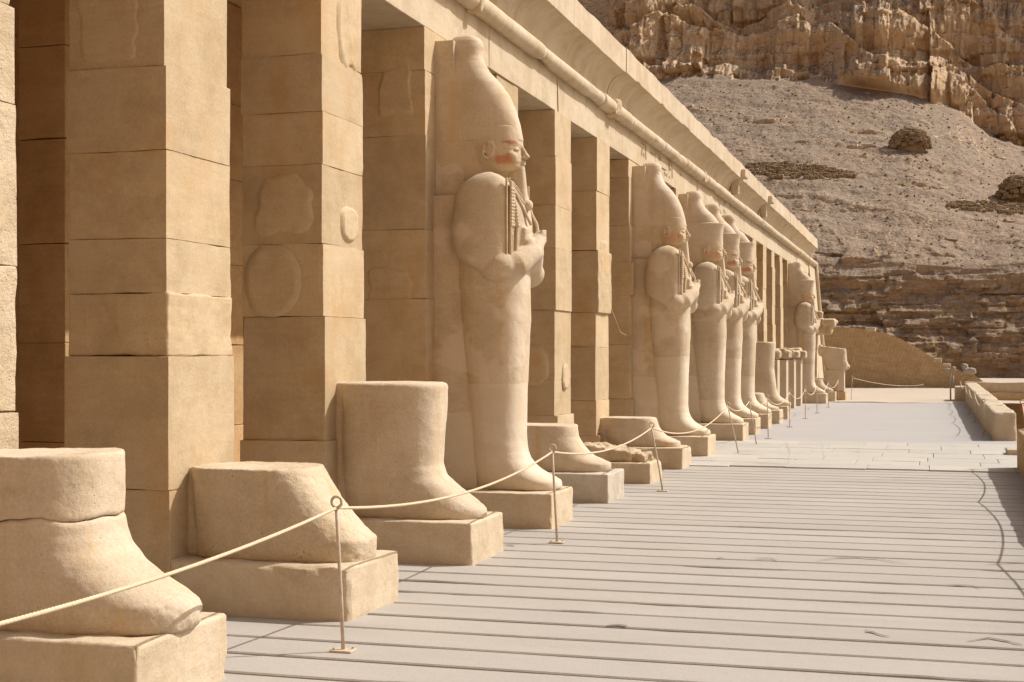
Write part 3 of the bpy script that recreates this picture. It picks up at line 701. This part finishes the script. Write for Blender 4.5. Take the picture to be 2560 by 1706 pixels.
F5 = [(.31, 1.20), (.36, 1.215), (.41, 1.21), (.49, 1.02), (.55, .945), (.615, .888), (.707, .831), (.85, .808)]
stump(5, 'pale foot cut flat at the ankle, just right of the nearest full statue', 1.285, .845, F5, HW, 5, pm='plinth_grey', cham=.006, zt=.32)
F7 = [(.30, 1.18), (.37, 1.175), (.44, .99), (.5, .92), (.58, .858), (.72, .81)]
stump(7, 'low ankle-less foot on a chipped plinth, just beyond the third rope post', 1.285, .72, F7, HW, 7, cham=.008, zt=.30)
stump(12.75, 'small cut foot behind the row of three double-crowned statues', 1.24, .72, F7, HW, 14, zt=.32, cham=.01)
F13 = [(.33, 1.235), (.41, 1.235), (.45, 1.16), (.50, 1.055), (.55, .98), (.62, .915), (.70, .88), (.8, .86), (1.3, .80), (2.1, .84)]
stump(13.75, 'tall legs broken at the thigh, standing before the four pale piers', 1.19, 1.98, F13, [(.33, .29), (.9, .31), (2, .36)], 15, cham=.03)
# slab fragment on plinth 6
t6 = thing('broken_statue', 'low eroded sole fragment lying on a plinth near the third rope post', 'statue', (0, yc(6), 0), BROKEN)
pb = MB(); edge_plinth(pb, 1.285, 26, .262); pb.build('plinth', M['plinth'], t6)
fm = MB()
for x0, x1, h in ((.0, .55, .21), (.3, .82, .19), (.6, 1.02, .15), (.85, 1.2, .125)):
    fm.rbox(x0, x1, -.33 + .03 * x0, .31, .25, .25 + h, r=.02, noise=.055, res=.03, freq=6, seed=int(x0 * 20), chip=.06)
mesh_obj('sole_fragment', fuse(fm, 'sole_fragment', M['rough'], .011, 0, .02, 14, 3), t6)
# far broken statue with jagged front, and the foot next to it
def jagged(k, label, xp, z1, seed, z_b=None):
    t = thing('broken_statue', label, 'statue', (0, yc(k), 0), BROKEN)
    pb = MB(); edge_plinth(pb, xp, seed + 20); pb.build('plinth', M['plinth'], t)
    m = MB(); m.loft(leg_rings(PT, .78, .3, 30, dz=.1)); mesh_obj('foot', fuse(m, 'foot', M['leg'], .02, 1, .006, 8, seed), t)
    if z1 > 1:
        m = MB(); m.rbox(-.03, .38, -.26, .26, .7, z1, r=.05, noise=.16, res=.06, freq=2.5, seed=seed)
        m.loft(leg_rings(.7, min(z1, 2.2), .1, 30, dz=-.42)); mesh_obj('broken_legs', fuse(m, 'broken_legs', M['rough'], .022, 1, .06, 5, seed), t)
    return t
jagged(19.75, 'far broken statue with a jagged front, between the last full statue and the corner', 1.44, 2.35, 3)
jagged(20.75, 'farthest foot fragment on a plinth, beside the leaning torso on its block', 1.35, .8, 5)

# ------------------------------------------------------------------ modern piers carrying statue fragments
PIER = 'modern piers carrying statue fragments'
fr_lab = ['first', 'second', 'third', 'fourth']
for i, k in enumerate((14.75, 15.75, 16.75, 17.68)):
    t = thing('display_pier', '%s nearest of the four slim pale piers left of the far statue' % fr_lab[i], 'pier', (0, yc(k), 0), PIER)
    m = MB(); m.rbox(.05, .67, -.30, .30, -.02, 1.50, r=.012, noise=.002, res=.15, seed=i); m.build('pier_shaft', M['pier'], t)
    f = thing('statue_fragment', ('eroded stone fragment lying on the %s nearest slim pale pier' % fr_lab[i]), 'fragment', (0, yc(k), 1.502), 'fragments on the slim piers')
    m = MB(); m.rbox(.02, .66, -.28, .28, 0, .30 + .06 * (i == 3), r=.06, noise=.05, res=.05, freq=4, seed=i + 40)
    m.rbox(.5, .74 + .03 * i, -.26, .26, .03, .27, r=.06, noise=.06, res=.05, freq=5, seed=i + 50)
    me = fuse(m, 'stone_chunk', M['rough'], .02, 1, .02, 7, i); mesh_obj('stone_chunk', me, f)
# torso with crossed arms mounted near the corner
t = thing('display_pier', 'plain pier carrying the crossed-arm torso in front of the portico corner', 'pier', (0, yc(21.75), 0), PIER)
m = MB(); m.rbox(.0, .42, -.3, .3, -.02, 2.42, r=.012, noise=.002, res=.2); m.build('pier_shaft', M['pier'], t)
t = thing('statue_fragment', 'broken torso with crossed forearms jutting out at the portico corner', 'fragment', (0, yc(21.75), 2.425))
m = MB(); m.rbox(.0, 1.0, -.38, .38, 0, .34, r=.12, noise=.06, res=.06, freq=3, seed=2); m.rbox(.2, 1.12, -.34, .34, .28, .62, r=.1, noise=.06, res=.06, freq=3, seed=3)
m.tube([(.6, -.3, .36), (.95, -.2, .45), (1.15, .1, .5)], [.13, .11, .08], 12); m.rbox(.1, .62, -.2, .2, .5, .9, r=.06, noise=.06, res=.06, seed=4)
mesh_obj('torso', fuse(m, 'torso', M['rough'], .022, 1, .02, 6, 1), t)
# leaning hip fragment on a block
yq = 52.75
t = thing('display_pier', 'pale pier on a dark base, set forward under the leaning hip fragment', 'pier', (0, yq, 0), PIER)
m = MB(); m.rbox(1.0, 1.70, -.3, .3, .33, 1.10, r=.012, noise=.002, res=.2); m.build('pier_shaft', M['pier'], t)
m = MB(); m.rbox(.9, 1.74, -.36, .36, -.02, .33, r=.02, noise=.01, res=.1, seed=3); m.build('pier_base', M['brickwall'], t)
t = thing('statue_fragment', 'orange-brown hip fragment with bulging front on the forward pier', 'fragment', (0, yq, 1.102))
m = MB(); pr = []
for z, a, b in ((0, 1.06, 1.80), (.06, 1.03, 1.83), (.16, 1.0, 1.84), (.24, .96, 1.82), (.34, .93, 1.78), (.55, .88, 1.76), (.75, .86, 1.76), (.80, .86, 1.76)):
    pr.append(sring(a, b, .30, z, 3.2, 48))
pr[-1] = [(x, y, z + .06 - .12 * (x - .86)) for x, y, z in pr[-1]]
m.loft(pr); m.ball((1.80, .02, .12), (.09, .2, .1), 8); m.ball((.86, 0, .7), (.1, .2, .22), 8)
mesh_obj('hip', fuse(m, 'hip', M['leg'], .02, 1, .02, 7, 8), t)

# ------------------------------------------------------------------ rope barriers
POSTS = 'cream rope posts'
def post(x, y, lean, h, label, z=0):
    t = thing('rope_post', label, 'post', (x, y, z), POSTS)
    m = MB(); m.tube([(0, 0, .0), (lean * .35, 0, h * .35), (lean * .8, lean * .1, h * .75), (lean, lean * .2, h - .035)], .0105, 10); m.build('rod', M['post'], t, smooth=True)
    m = MB(); cx = lean; a0 = np.linspace(-math.pi / 2 + .3, 1.5 * math.pi - .1, 22)
    m.tube([(cx + .030 * math.cos(a), lean * .2, h + .0 + .030 * math.sin(a)) for a in a0], .0085, 8); m.build('ring', M['post'], t, smooth=True)
    m = MB(); m.rbox(-.065, .065, -.05, .05, 0, .012, r=.003, noise=0, res=.1)
    m.tube([(.045, .03, .01), (.045, .03, .022)], .007, 8); m.tube([(-.045, -.03, .01), (-.045, -.03, .022)], .007, 8)
    m.build('base_plate', M['post'], t)
    return Vector((x + lean, y + lean * .2, z + h - .032))
def rope(a, b, sag, label):
    m = MB(); pts = [a.lerp(b, q) - Vector((0, 0, sag * 4 * q * (1 - q))) for q in np.linspace(0, 1, 40)]
    L = sum((q - p).length for p, q in zip(pts[:-1], pts[1:])); ns = int(L / .012) if a.y < 18 else 0
    if ns:
        for ph in (0, 2.094, 4.189):
            m.tube([a.lerp(b, q) - Vector((0, 0, sag * 4 * q * (1 - q))) + Vector((math.cos(q * L * 90 + ph) * .0030, 0, math.sin(q * L * 90 + ph) * .0030)) for q in np.linspace(0, 1, ns)], .0070, 6)
    else: m.tube(pts, .0085, 8)
    o = m.build('barrier_rope', M['rope'], None, smooth=True); return tag(o, label, 'rope', 'ropes strung between the posts')
LP = [(1.62, 2.45, 0, .83), (1.60, 7.36, -.037, .83), (1.585, 12.13, -.040, .83), (1.62, 17.05, -.13, .80), (1.66, 23.75, -.17, .83), (1.67, 26.2, -.13, .83), (1.65, 28.3, -.02, .83), (1.62, 33.0, .0, .83), (1.6, 37.4, .0, .8), (1.62, 41.0, .0, .8), (1.62, 45.5, .0, .8), (1.62, 50.4, .0, .8)]
where = ['outside', 'nearest cream rope post, in front of the rough foot', 'second cream rope post, in front of the nearest full statue', 'third cream rope post, leaning, before the low chipped foot',
         'leaning rope post in front of the nearest double-crowned statue', 'leaning rope post in front of the middle double-crowned statue', 'upright rope post in front of the third double-crowned statue',
         'rope post in front of the tall broken legs', 'thin rope post on grey paving left of the far statue plinth', 'thin rope post in front of the far double-crowned statue', 'thin rope post before the jagged broken statue', 'last thin rope post, at the forward pier']
tops = []
for i, p in enumerate(LP):
    tops.append(post(*p, where[i] if i else 'rope post left of the cracked foot, nearest the viewer'))
rl = ['rope in front of the cracked foot, rising to the nearest post', 'sagging rope between the first and second posts, across the shin stump', 'rope between the second and third posts, over the sole fragment',
      'long sagging rope from the third post across the white-crowned statue foot', 'short rope before the nearest double-crowned statue feet', 'short rope before the middle double-crowned statue feet', 'rope running to the post at the tall broken legs',
      'far rope in front of the nearer slim pale piers', 'far rope in front of the farther slim pale piers', 'far rope across the last full statue plinth', 'last far rope, ending at the forward pier']
for i in range(len(tops) - 1):
    rope(tops[i], tops[i + 1], (.10, .13, .12, .22, .12, .12, .2, .2, .2, .2, .2)[i], rl[i])
RP = [(5.86, 2.4, 0, .83), (5.86, 7.3, 0, .83), (5.86, 12.25, 0, .83), (5.86, 17.2, 0, .83), (5.74, 30.6, 0, .72), (5.72, 36.4, 0, .72), (5.70, 41.2, 0, .72), (5.70, 45.7, 0, .72), (5.68, 52.6, 0, .72)]
rw = ['right-hand rope post closest to the viewer', 'right-hand rope post beside the near paving', 'right-hand rope post whose rope shadow cusps on the paving', 'right-hand rope post before the near parapet',
      'nearest thin post standing against the far parapet', 'second thin post along the far parapet', 'third thin post along the far parapet', 'fourth thin post along the far parapet', 'thin post at the far end of the far parapet']
rt = [post(*p, rw[i]) for i, p in enumerate(RP)]
for i in range(3): rope(rt[i], rt[i + 1], .17, ['right-hand rope closest to the viewer', 'right-hand rope casting the long scalloped shadow', 'right-hand rope casting the middle shadow scallop'][i])
for i in range(4, 8): rope(rt[i], rt[i + 1], .16, ['first', 'second', 'third', 'last'][i - 4] + ' rope along the far parapet, counted from the flagstones')
e1 = post(1.93, 52.6, .05, .85, 'lone thin post on the sand before the sloping end wall')
e2 = post(4.3, 72.3, 0, .22, 'very low thin post at the foot of the sloping end wall')
rope(e1, e2, .15, 'thin rope running to the right in front of the sloping end wall')
g1 = post(6.03, 21.75, -.05, .40, 'short post with red knot on top of the near parapet end', .57)
rope(rt[3], g1, .17, 'right-hand rope rising to the post on the near parapet')
g2 = post(8.6, 22.2, 0, .95, 'post at the ramp side of the near parapet')
rope(g1, g2, .03, 'pale rope across the ramp side of the near parapet')
m = MB(); m.ball(tuple(g1 + Vector((0, 0, -.04))), (.045, .045, .06), 8); tag(m.build('rope_knot', M['knot'], smooth=True), 'red knot tied to the post by the near parapet', 'knot')

# ------------------------------------------------------------------ parapets and walls on the right
def parapet(name, label, pts, w, h, mat, seed, cat='parapet'):
    m = MB()
    for i, (a, b) in enumerate(zip(pts[:-1], pts[1:])):
        m.rbox(min(a[0], b[0]) - w / 2, max(a[0], b[0]) + w / 2, min(a[1], b[1]), max(a[1], b[1]), -.3, h, r=.07, noise=.05, res=.14, freq=1.6, seed=seed + i, chip=.08)
    return tag(m.build(name, mat, None, smooth=False), label, cat)
o = thing('parapet', 'low stone parapet on the right, its rounded pale top running away to the corner', 'parapet')
m = MB()
for i in range(7):
    a = 28.9 + i * 3.62; m.rbox(5.86 - .01 * (i % 2), 6.28, a + .003, a + 3.617, -.3, .55 + .012 * i, r=.05, noise=.03, res=.09, freq=2, seed=i, chip=.05)
m.build('parapet_run', M['parapet'], o)
m = MB(); m.rbox(5.86, 30, 54.4, 54.85, -.3, .66, r=.06, noise=.05, res=.2, freq=2, seed=12, chip=.05)
m.build('parapet_return', M['parapet'], o)
m = MB(); m.rbox(6.3, 30, 54.25, 54.5, -4.5, .28, r=.05, noise=.04, res=.3, freq=1.5, seed=13); m.build('retaining_wall', M['brickwall'], o)
o = thing('parapet', 'end of the near low parapet at the right edge, casting a dark shadow', 'parapet')
m = MB()
for i in range(7): m.rbox(5.91, 6.4, 21.9 - (i + 1) * 3.4 + .003, 21.9 - i * 3.4 - .003, -.3, .57, r=.03, noise=.02, res=.09, freq=2.4, seed=30 + i, chip=.05)
m.build('parapet_run', M['brickwall'], o)
m = MB(); m.rbox(5.9, 7.6, 24.6, 25.05, -.02, .11, r=.02, noise=.02, res=.08, seed=8, chip=.05)
tag(m.build('kerb_stone', M['parapet']), 'low kerb stone lying at the right end of the flagstones', 'stone')
m = MB(); m.rbox(5.50, 5.84, 52.6, 54.3, -.02, .52, r=.03, noise=.02, res=.1, seed=9)
tag(m.build('stone_block', M['parapet']), 'upright pinkish block at the far end of the parapet', 'stone')
# sloping end wall
prof = [(-6, 3.1), (0.0, 3.05), (.86, 2.98), (1.55, 2.90), (2.2, 2.80), (2.9, 2.55), (3.55, 2.26), (4.2, 1.85), (4.75, 1.50), (5.2, 1.22), (5.7, 1.0), (6.2, .78), (6.7, .6), (7.2, .3)]
xs = np.linspace(-6, 7.2, 150); W = []; fcs = []
top = lerp(prof, xs) + fbm(np.c_[xs * 2.5, xs * 0, xs * 0], 3, 4) * .05
nz = 26
for yk, yv in enumerate((73.4, 74.3)):
    for j in range(nz):
        for i, x in enumerate(xs):
            z = -.2 + (top[i] + .2) * j / (nz - 1); W.append((x, yv + (.035 * float(math.sin(x * 37 + j * 5.1)) * .5), z))
n = len(xs)
for j in range(nz - 1):
    for i in range(n - 1):
        q = (j * n + i, j * n + i + 1, (j + 1) * n + i + 1, (j + 1) * n + i); fcs.append(q); fcs.append(tuple(nz * n + a for a in q[::-1]))
for i in range(n - 1): a = (nz - 1) * n + i; fcs.append((a, a + 1, nz * n + a + 1, nz * n + a))
for j in range(nz - 1):
    a = j * n + n - 1; fcs.append((a, nz * n + a, nz * n + a + n, a + n)); a = j * n; fcs.append((a, a + n, nz * n + a + n, nz * n + a))
o = thing('end_wall', 'brown stone wall with sloping ruined top closing the far end of the terrace', 'wall')
new_obj('wall', W, fcs, M['brickwall'], o)
for i, (x, w, h) in enumerate(((1.75, .5, .14), (4.95, .42, .10), (5.4, .4, .07), (2.6, .22, .03))):
    m = MB(); zt = float(lerp(prof, x)); m.rbox(x - w / 2, x + w / 2, 73.4, 74.2, zt - .12, zt + h, r=.04, noise=.03, res=.08, seed=i + 3); m.build('coping_stone', M['parapet'], o)
m = MB(); m.rbox(6.15, 6.75, 73.0, 73.7, .70, 1.0, r=.12, noise=.12, res=.06, freq=3, seed=4); m.rbox(6.1, 6.4, 73.1, 73.6, .9, 1.2, r=.1, noise=.08, res=.06, freq=3, seed=5)
tag(mesh_obj('white_stone', fuse(m, 'white_stone', M['white'], .03, 1, .02, 5, 2)), 'pale lump of stone on the low end of the sloping wall', 'stone')
# floodlight at the end of the parapet
t = thing('floodlight', 'small pale twin floodlight at the corner of the far parapet', 'floodlight', (5.36, 54.0, 0))
m = MB(); m.tube([(0, 0, 0), (0, 0, .98)], .03, 10); m.tube([(.09, 0, .5), (.09, 0, .9)], .03, 8); m.build('stand', M['white'], t, smooth=True)
m = MB(); m.ball((-.16, -.05, 1.08), (.15, .07, .075), 10, Matrix.Rotation(-.35, 3, 'Y')); m.build('lamp_head', M['white'], t, smooth=True)
m = MB(); m.ball((.10, -.02, 1.14), (.085, .07, .095), 10); m.build('lamp_head', M['white'], t, smooth=True)

# ------------------------------------------------------------------ desert mountain
def zlow(x): return lerp([(-60, 8), (-20, 8.4), (-4, 8.5), (0, 8.1), (3.4, 8.3), (7, 8.0), (11, 8.3), (25, 8.6), (60, 9)], x)
def ztop(x): return lerp([(-60, 33), (-22, 30.6), (-6, 29.3), (2.9, 27.5), (7, 25.6), (10, 23.2), (13, 21.8), (25, 19), (60, 17)], x)
xs = np.concatenate([np.linspace(-60, -30, 60, endpoint=False), np.linspace(-30, 20, 560, endpoint=False), np.linspace(20, 60, 70)])
ta = np.concatenate([np.linspace(0, 1, 170, endpoint=False), np.linspace(1, 2, 280, endpoint=False), np.linspace(2, 3, 300)])
X, Tt = np.meshgrid(xs, ta); X = X.ravel(); Tt = Tt.ravel()
zl, zt_ = zlow(X), ztop(X)
a = np.clip(Tt, 0, 1); b = np.clip(Tt - 1, 0, 1); c = np.clip(Tt - 2, 0, 1)
Yb = 105.5 + 4.5 * a ** 1.6 + 38 * b + 14 * c + .02 * np.abs(X) * b
Zb = -1 + (zl + 1) * a + (zt_ - zl) * (b ** .96) + 42 * c
wc1 = np.where(Tt < 1, np.sin(np.pi * np.clip(a, 0, 1)) ** .5, 0); wc2 = np.clip((Tt - 2) / .02, 0, 1); ws = np.clip(b / .03, 0, 1) * np.clip((1 - b) / .03, 0, 1)
def cells(a, b, seed, soft=0):
    """blocky fracture pattern: one constant value per jittered cell"""
    wa = a + fbm(np.c_[a * .9, b * .9, a * 0], 3, seed) * .25; wb = b + fbm(np.c_[a * .8, b * .8, a * 0 + 7], 3, seed + 1) * .25
    ia, ib = np.floor(wa), np.floor(wb); ia2 = np.floor(wa + _hash(ib.astype(np.int64), ib.astype(np.int64) * 0, ib.astype(np.int64) * 0, seed) * .5)
    return _hash(ia2.astype(np.int64), ib.astype(np.int64), (ia2 * 0).astype(np.int64) + 3, seed + 9)
P = np.c_[X, Yb, Zb]
# upper cliff: buttresses, fractured columns and ledges
zr = Zb - zt_
big = fbm(np.c_[X * .11, Zb * .03, X * 0], 3, 1) * 5.0
flu = fbm(np.c_[X * .26 + Zb * .02, Zb * .05, Yb * 0], 3, 2, ridged=True) * .9
blk = cells(X * .26 + 3, Zb * .13, 3) * 1.5 + cells(X * .75, Zb * .30, 5) * .7 + cells(X * 2.2, Zb * .9, 6) * .26 + cells(X * 4.5, Zb * 2.6, 7) * .10
fin = fbm(np.c_[X * 1.5, Zb * .45, Yb * .2], 4, 3) * .28 + fbm(np.c_[X * 4.5, Zb * 2.2, X * 0], 3, 9) * .10
led = fbm(np.c_[X * .05, Zb * .22, X * 0 + 3], 3, 4) * 1.8
Yb = Yb - wc2 * (big + flu + blk + fin + led)
for (h0, amp, sd) in ((2.6, 1.5, 8), (5.6, 2.4, 18), (9.5, 2.6, 28), (14, 2.0, 38)):
    lv = h0 + fbm(np.c_[X * .13, X * 0 + sd, X * 0], 4, sd) * 3.2 + cells(X * .3, X * 0, sd) * .6
    Yb = Yb + wc2 * amp * np.clip((zr - lv) / .35, 0, 1)
# scree: gentle swells, small rock steps, gravel
rip = fbm(np.c_[X * .10 + b * 3, b * 22, X * 0], 4, 6)
Zb = Zb + ws * (rip * .30 + fbm(np.c_[X * .5, Yb * .5, X * 0], 4, 12) * .22 + fbm(np.c_[X * 2.2, Yb * 2.2, X * 0], 4, 13) * .09)
stp = np.clip(fbm(np.c_[X * .22 + 3, b * 20 + 40, X * 0], 5, 16) - .12, 0, 1); Yb = Yb - ws * stp * (.8 + .6 * np.abs(cells(X * 1.2, b * 50, 41)))
low = np.clip(1 - b / .30, 0, 1) * ws
Yb = Yb - low * (np.abs(cells(X * .45, b * 24, 31)) * .8 + np.abs(cells(X * 1.3, b * 60, 32)) * .35) * np.clip(fbm(np.c_[X * .12, b * 9, X * 0], 3, 33) * 3 + .3, 0, 1)
# lower cliff: dark horizontal beds, fractured and undercut
bed = fbm(np.c_[X * .03, Zb * .8, X * 0], 3, 5) * .7
lb = cells(X * .10, Zb * .8, 21) * .55 + cells(X * .45, Zb * 1.7, 22) * .34 + cells(X * 1.6, Zb * 2.8, 23) * .2
Yb = Yb - wc1 * (bed + lb + fbm(np.c_[X * .22, Zb * .2, X * 0], 3, 7) * 1.1 + fbm(np.c_[X * 1.2, Zb * 2.4, X * 0], 4, 10) * .3)
P = np.c_[X, Yb, Zb]; nx, ny = len(xs), len(ta)
ii, jj = np.meshgrid(np.arange(nx - 1), np.arange(ny - 1)); q0 = (jj * nx + ii).ravel()
FQ = np.c_[q0, q0 + 1, q0 + nx + 1, q0 + nx]
me = bpy.data.meshes.new('mountain'); me.vertices.add(len(P)); me.vertices.foreach_set('co', P.ravel())
me.loops.add(FQ.size); me.loops.foreach_set('vertex_index', FQ.ravel().astype(np.int32))
me.polygons.add(len(FQ)); me.polygons.foreach_set('loop_start', np.arange(0, FQ.size, 4, dtype=np.int32)); me.polygons.foreach_set('loop_total', np.full(len(FQ), 4, dtype=np.int32))
me.update(calc_edges=True); me.validate(); me.materials.append(M['rock'])
tag(mesh_obj('mountain', me), kind='structure')
GP = P.reshape(ny, nx, 3)
def on_scree(u, v):
    """point of the mountain surface seen from the photographer's spot in that direction"""
    d = Vector(((u - 1280) / F_PX, 1, (HZ - v) / F_PX)); w = Vector((d.x * math.cos(TH) - math.sin(TH), d.x * math.sin(TH) + math.cos(TH), d.z))
    G = GP[170:450]; vec = G - np.array([CAM_X, 0, CAM_H]); wn_ = np.array(w.normalized()); dist = np.linalg.norm(vec, axis=2)
    ang = np.linalg.norm(vec / dist[..., None] - wn_, axis=2); i = np.unravel_index(np.argmin(ang), ang.shape); return G[i]
def rubble(name, label, u, v, w, d, h, n, seed, dome=True):
    c = on_scree(u, v); r = random.Random(seed); m = MB(); t = thing(name, label, 'rubble', tuple(c))
    core = MB(); core.ball((0, 0, 0), (w / 2 * .84, d / 2 * .8, h * .82), 12); mesh_obj('core', fuse(core, 'core', M['rubble'], .12, 0, .1, 2, seed), t)
    for _ in range(n):
        a, e = r.uniform(math.pi * .9, math.pi * 2.1), r.random() ** .8
        x, y, z = math.cos(a) * math.sqrt(1 - e * e) * w / 2, math.sin(a) * math.sqrt(1 - e * e) * d / 2, e * h
        s = r.uniform(.10, .26) * (.8 if h < 1 else 1)
        b0 = m.n; m.rbox(x - s, x + s, y - s * .8, y + s * .8, z - s * .6, z + s * .6, r=s * .35, noise=s * .3, res=s, seed=_)
    m.build('stones', M['rubble'], t)
rubble('rubble_mound', 'dome of dark piled stones alone in the middle of the scree slope', 2274, 371, 3.4, 2.2, 1.7, 260, 1)
rubble('rubble_mound', 'dome of dark piled stones at the right edge of the scree slope', 2540, 500, 3.0, 2.4, 1.9, 220, 2)
def rubble_band(label, poly, n, seed, smin, smax):
    """a low dry-stone band: every stone set on the slope itself; poly gives (u, v_top, v_bottom) along the band"""
    r = random.Random(seed); m = MB(); us = [p[0] for p in poly]
    for q in range(n):
        u = r.uniform(us[0], us[-1]); v0 = float(np.interp(u, us, [p[1] for p in poly])); v1 = float(np.interp(u, us, [p[2] for p in poly]))
        c = on_scree(u, r.uniform(v0, v1)); w = r.uniform(smin, smax)
        m.rbox(c[0] - w, c[0] + w, c[1] - w, c[1] + w * .7, c[2] - w * .7, c[2] + w * .75, r=w * .35, noise=w * .3, res=w, seed=q)
    tag(m.build('rubble_wall', M['rubble']), label, 'rubble')
rubble_band('long low band of piled stones on the scree just above the cornice', [(1870, 410, 440), (1960, 408, 446), (2050, 414, 446), (2090, 424, 444), (2140, 434, 442)], 420, 3, .11, .24)
rubble_band('low dark stone ledge below the right-hand dome of stones', [(2370, 510, 516), (2430, 500, 526), (2500, 505, 530), (2560, 508, 536)], 260, 4, .10, .2)
# unseen valley cliffs behind the viewer, added to bounce warm light onto shaded faces
hx, ht = np.meshgrid(np.linspace(-190, 150, 90), np.linspace(0, 1, 40)); hx = hx.ravel(); ht = ht.ravel()
hz = -4.4 + 62 * ht ** 1.15; hy = -46 - 34 * ht - .0012 * (hx + 10) ** 2 * 0 + fbm(np.c_[hx * .05, hz * .05, hx * 0], 4, 61) * 9
hz = hz + fbm(np.c_[hx * .04, ht * 3, hx * 0], 3, 62) * 5 * ht
tag(new_obj('bounce_hills', np.c_[hx, hy, hz], [(j * 90 + i + 1, j * 90 + i, (j + 1) * 90 + i, (j + 1) * 90 + i + 1) for j in range(39) for i in range(89)], M['rock_bounce']), kind='structure')
# loose boulders strewn over the scree (uncountable)
r = np.random.RandomState(5); bm2 = MB(); ico = [(1, 0, 0), (-1, 0, 0), (0, 1, 0), (0, -1, 0), (0, 0, 1), (0, 0, -1)]; icf = [(0, 2, 4), (2, 1, 4), (1, 3, 4), (3, 0, 4), (2, 0, 5), (1, 2, 5), (3, 1, 5), (0, 3, 5)]
for _ in range(5200):
    i, j = r.randint(171, 446), r.randint(60, 620); c = GP[i, j] + np.array([r.uniform(-.1, .1), 0, 0]); s = .035 + .13 * r.rand() ** 5
    bm2.add(np.array(ico) * s * r.uniform(.6, 1.2, (6, 3)) + c + [0, 0, s * .3], icf)
tag(bm2.build('scattered_stones', M['rubble']), kind='stuff', label='loose stones strewn over the scree slope', cat='stones')
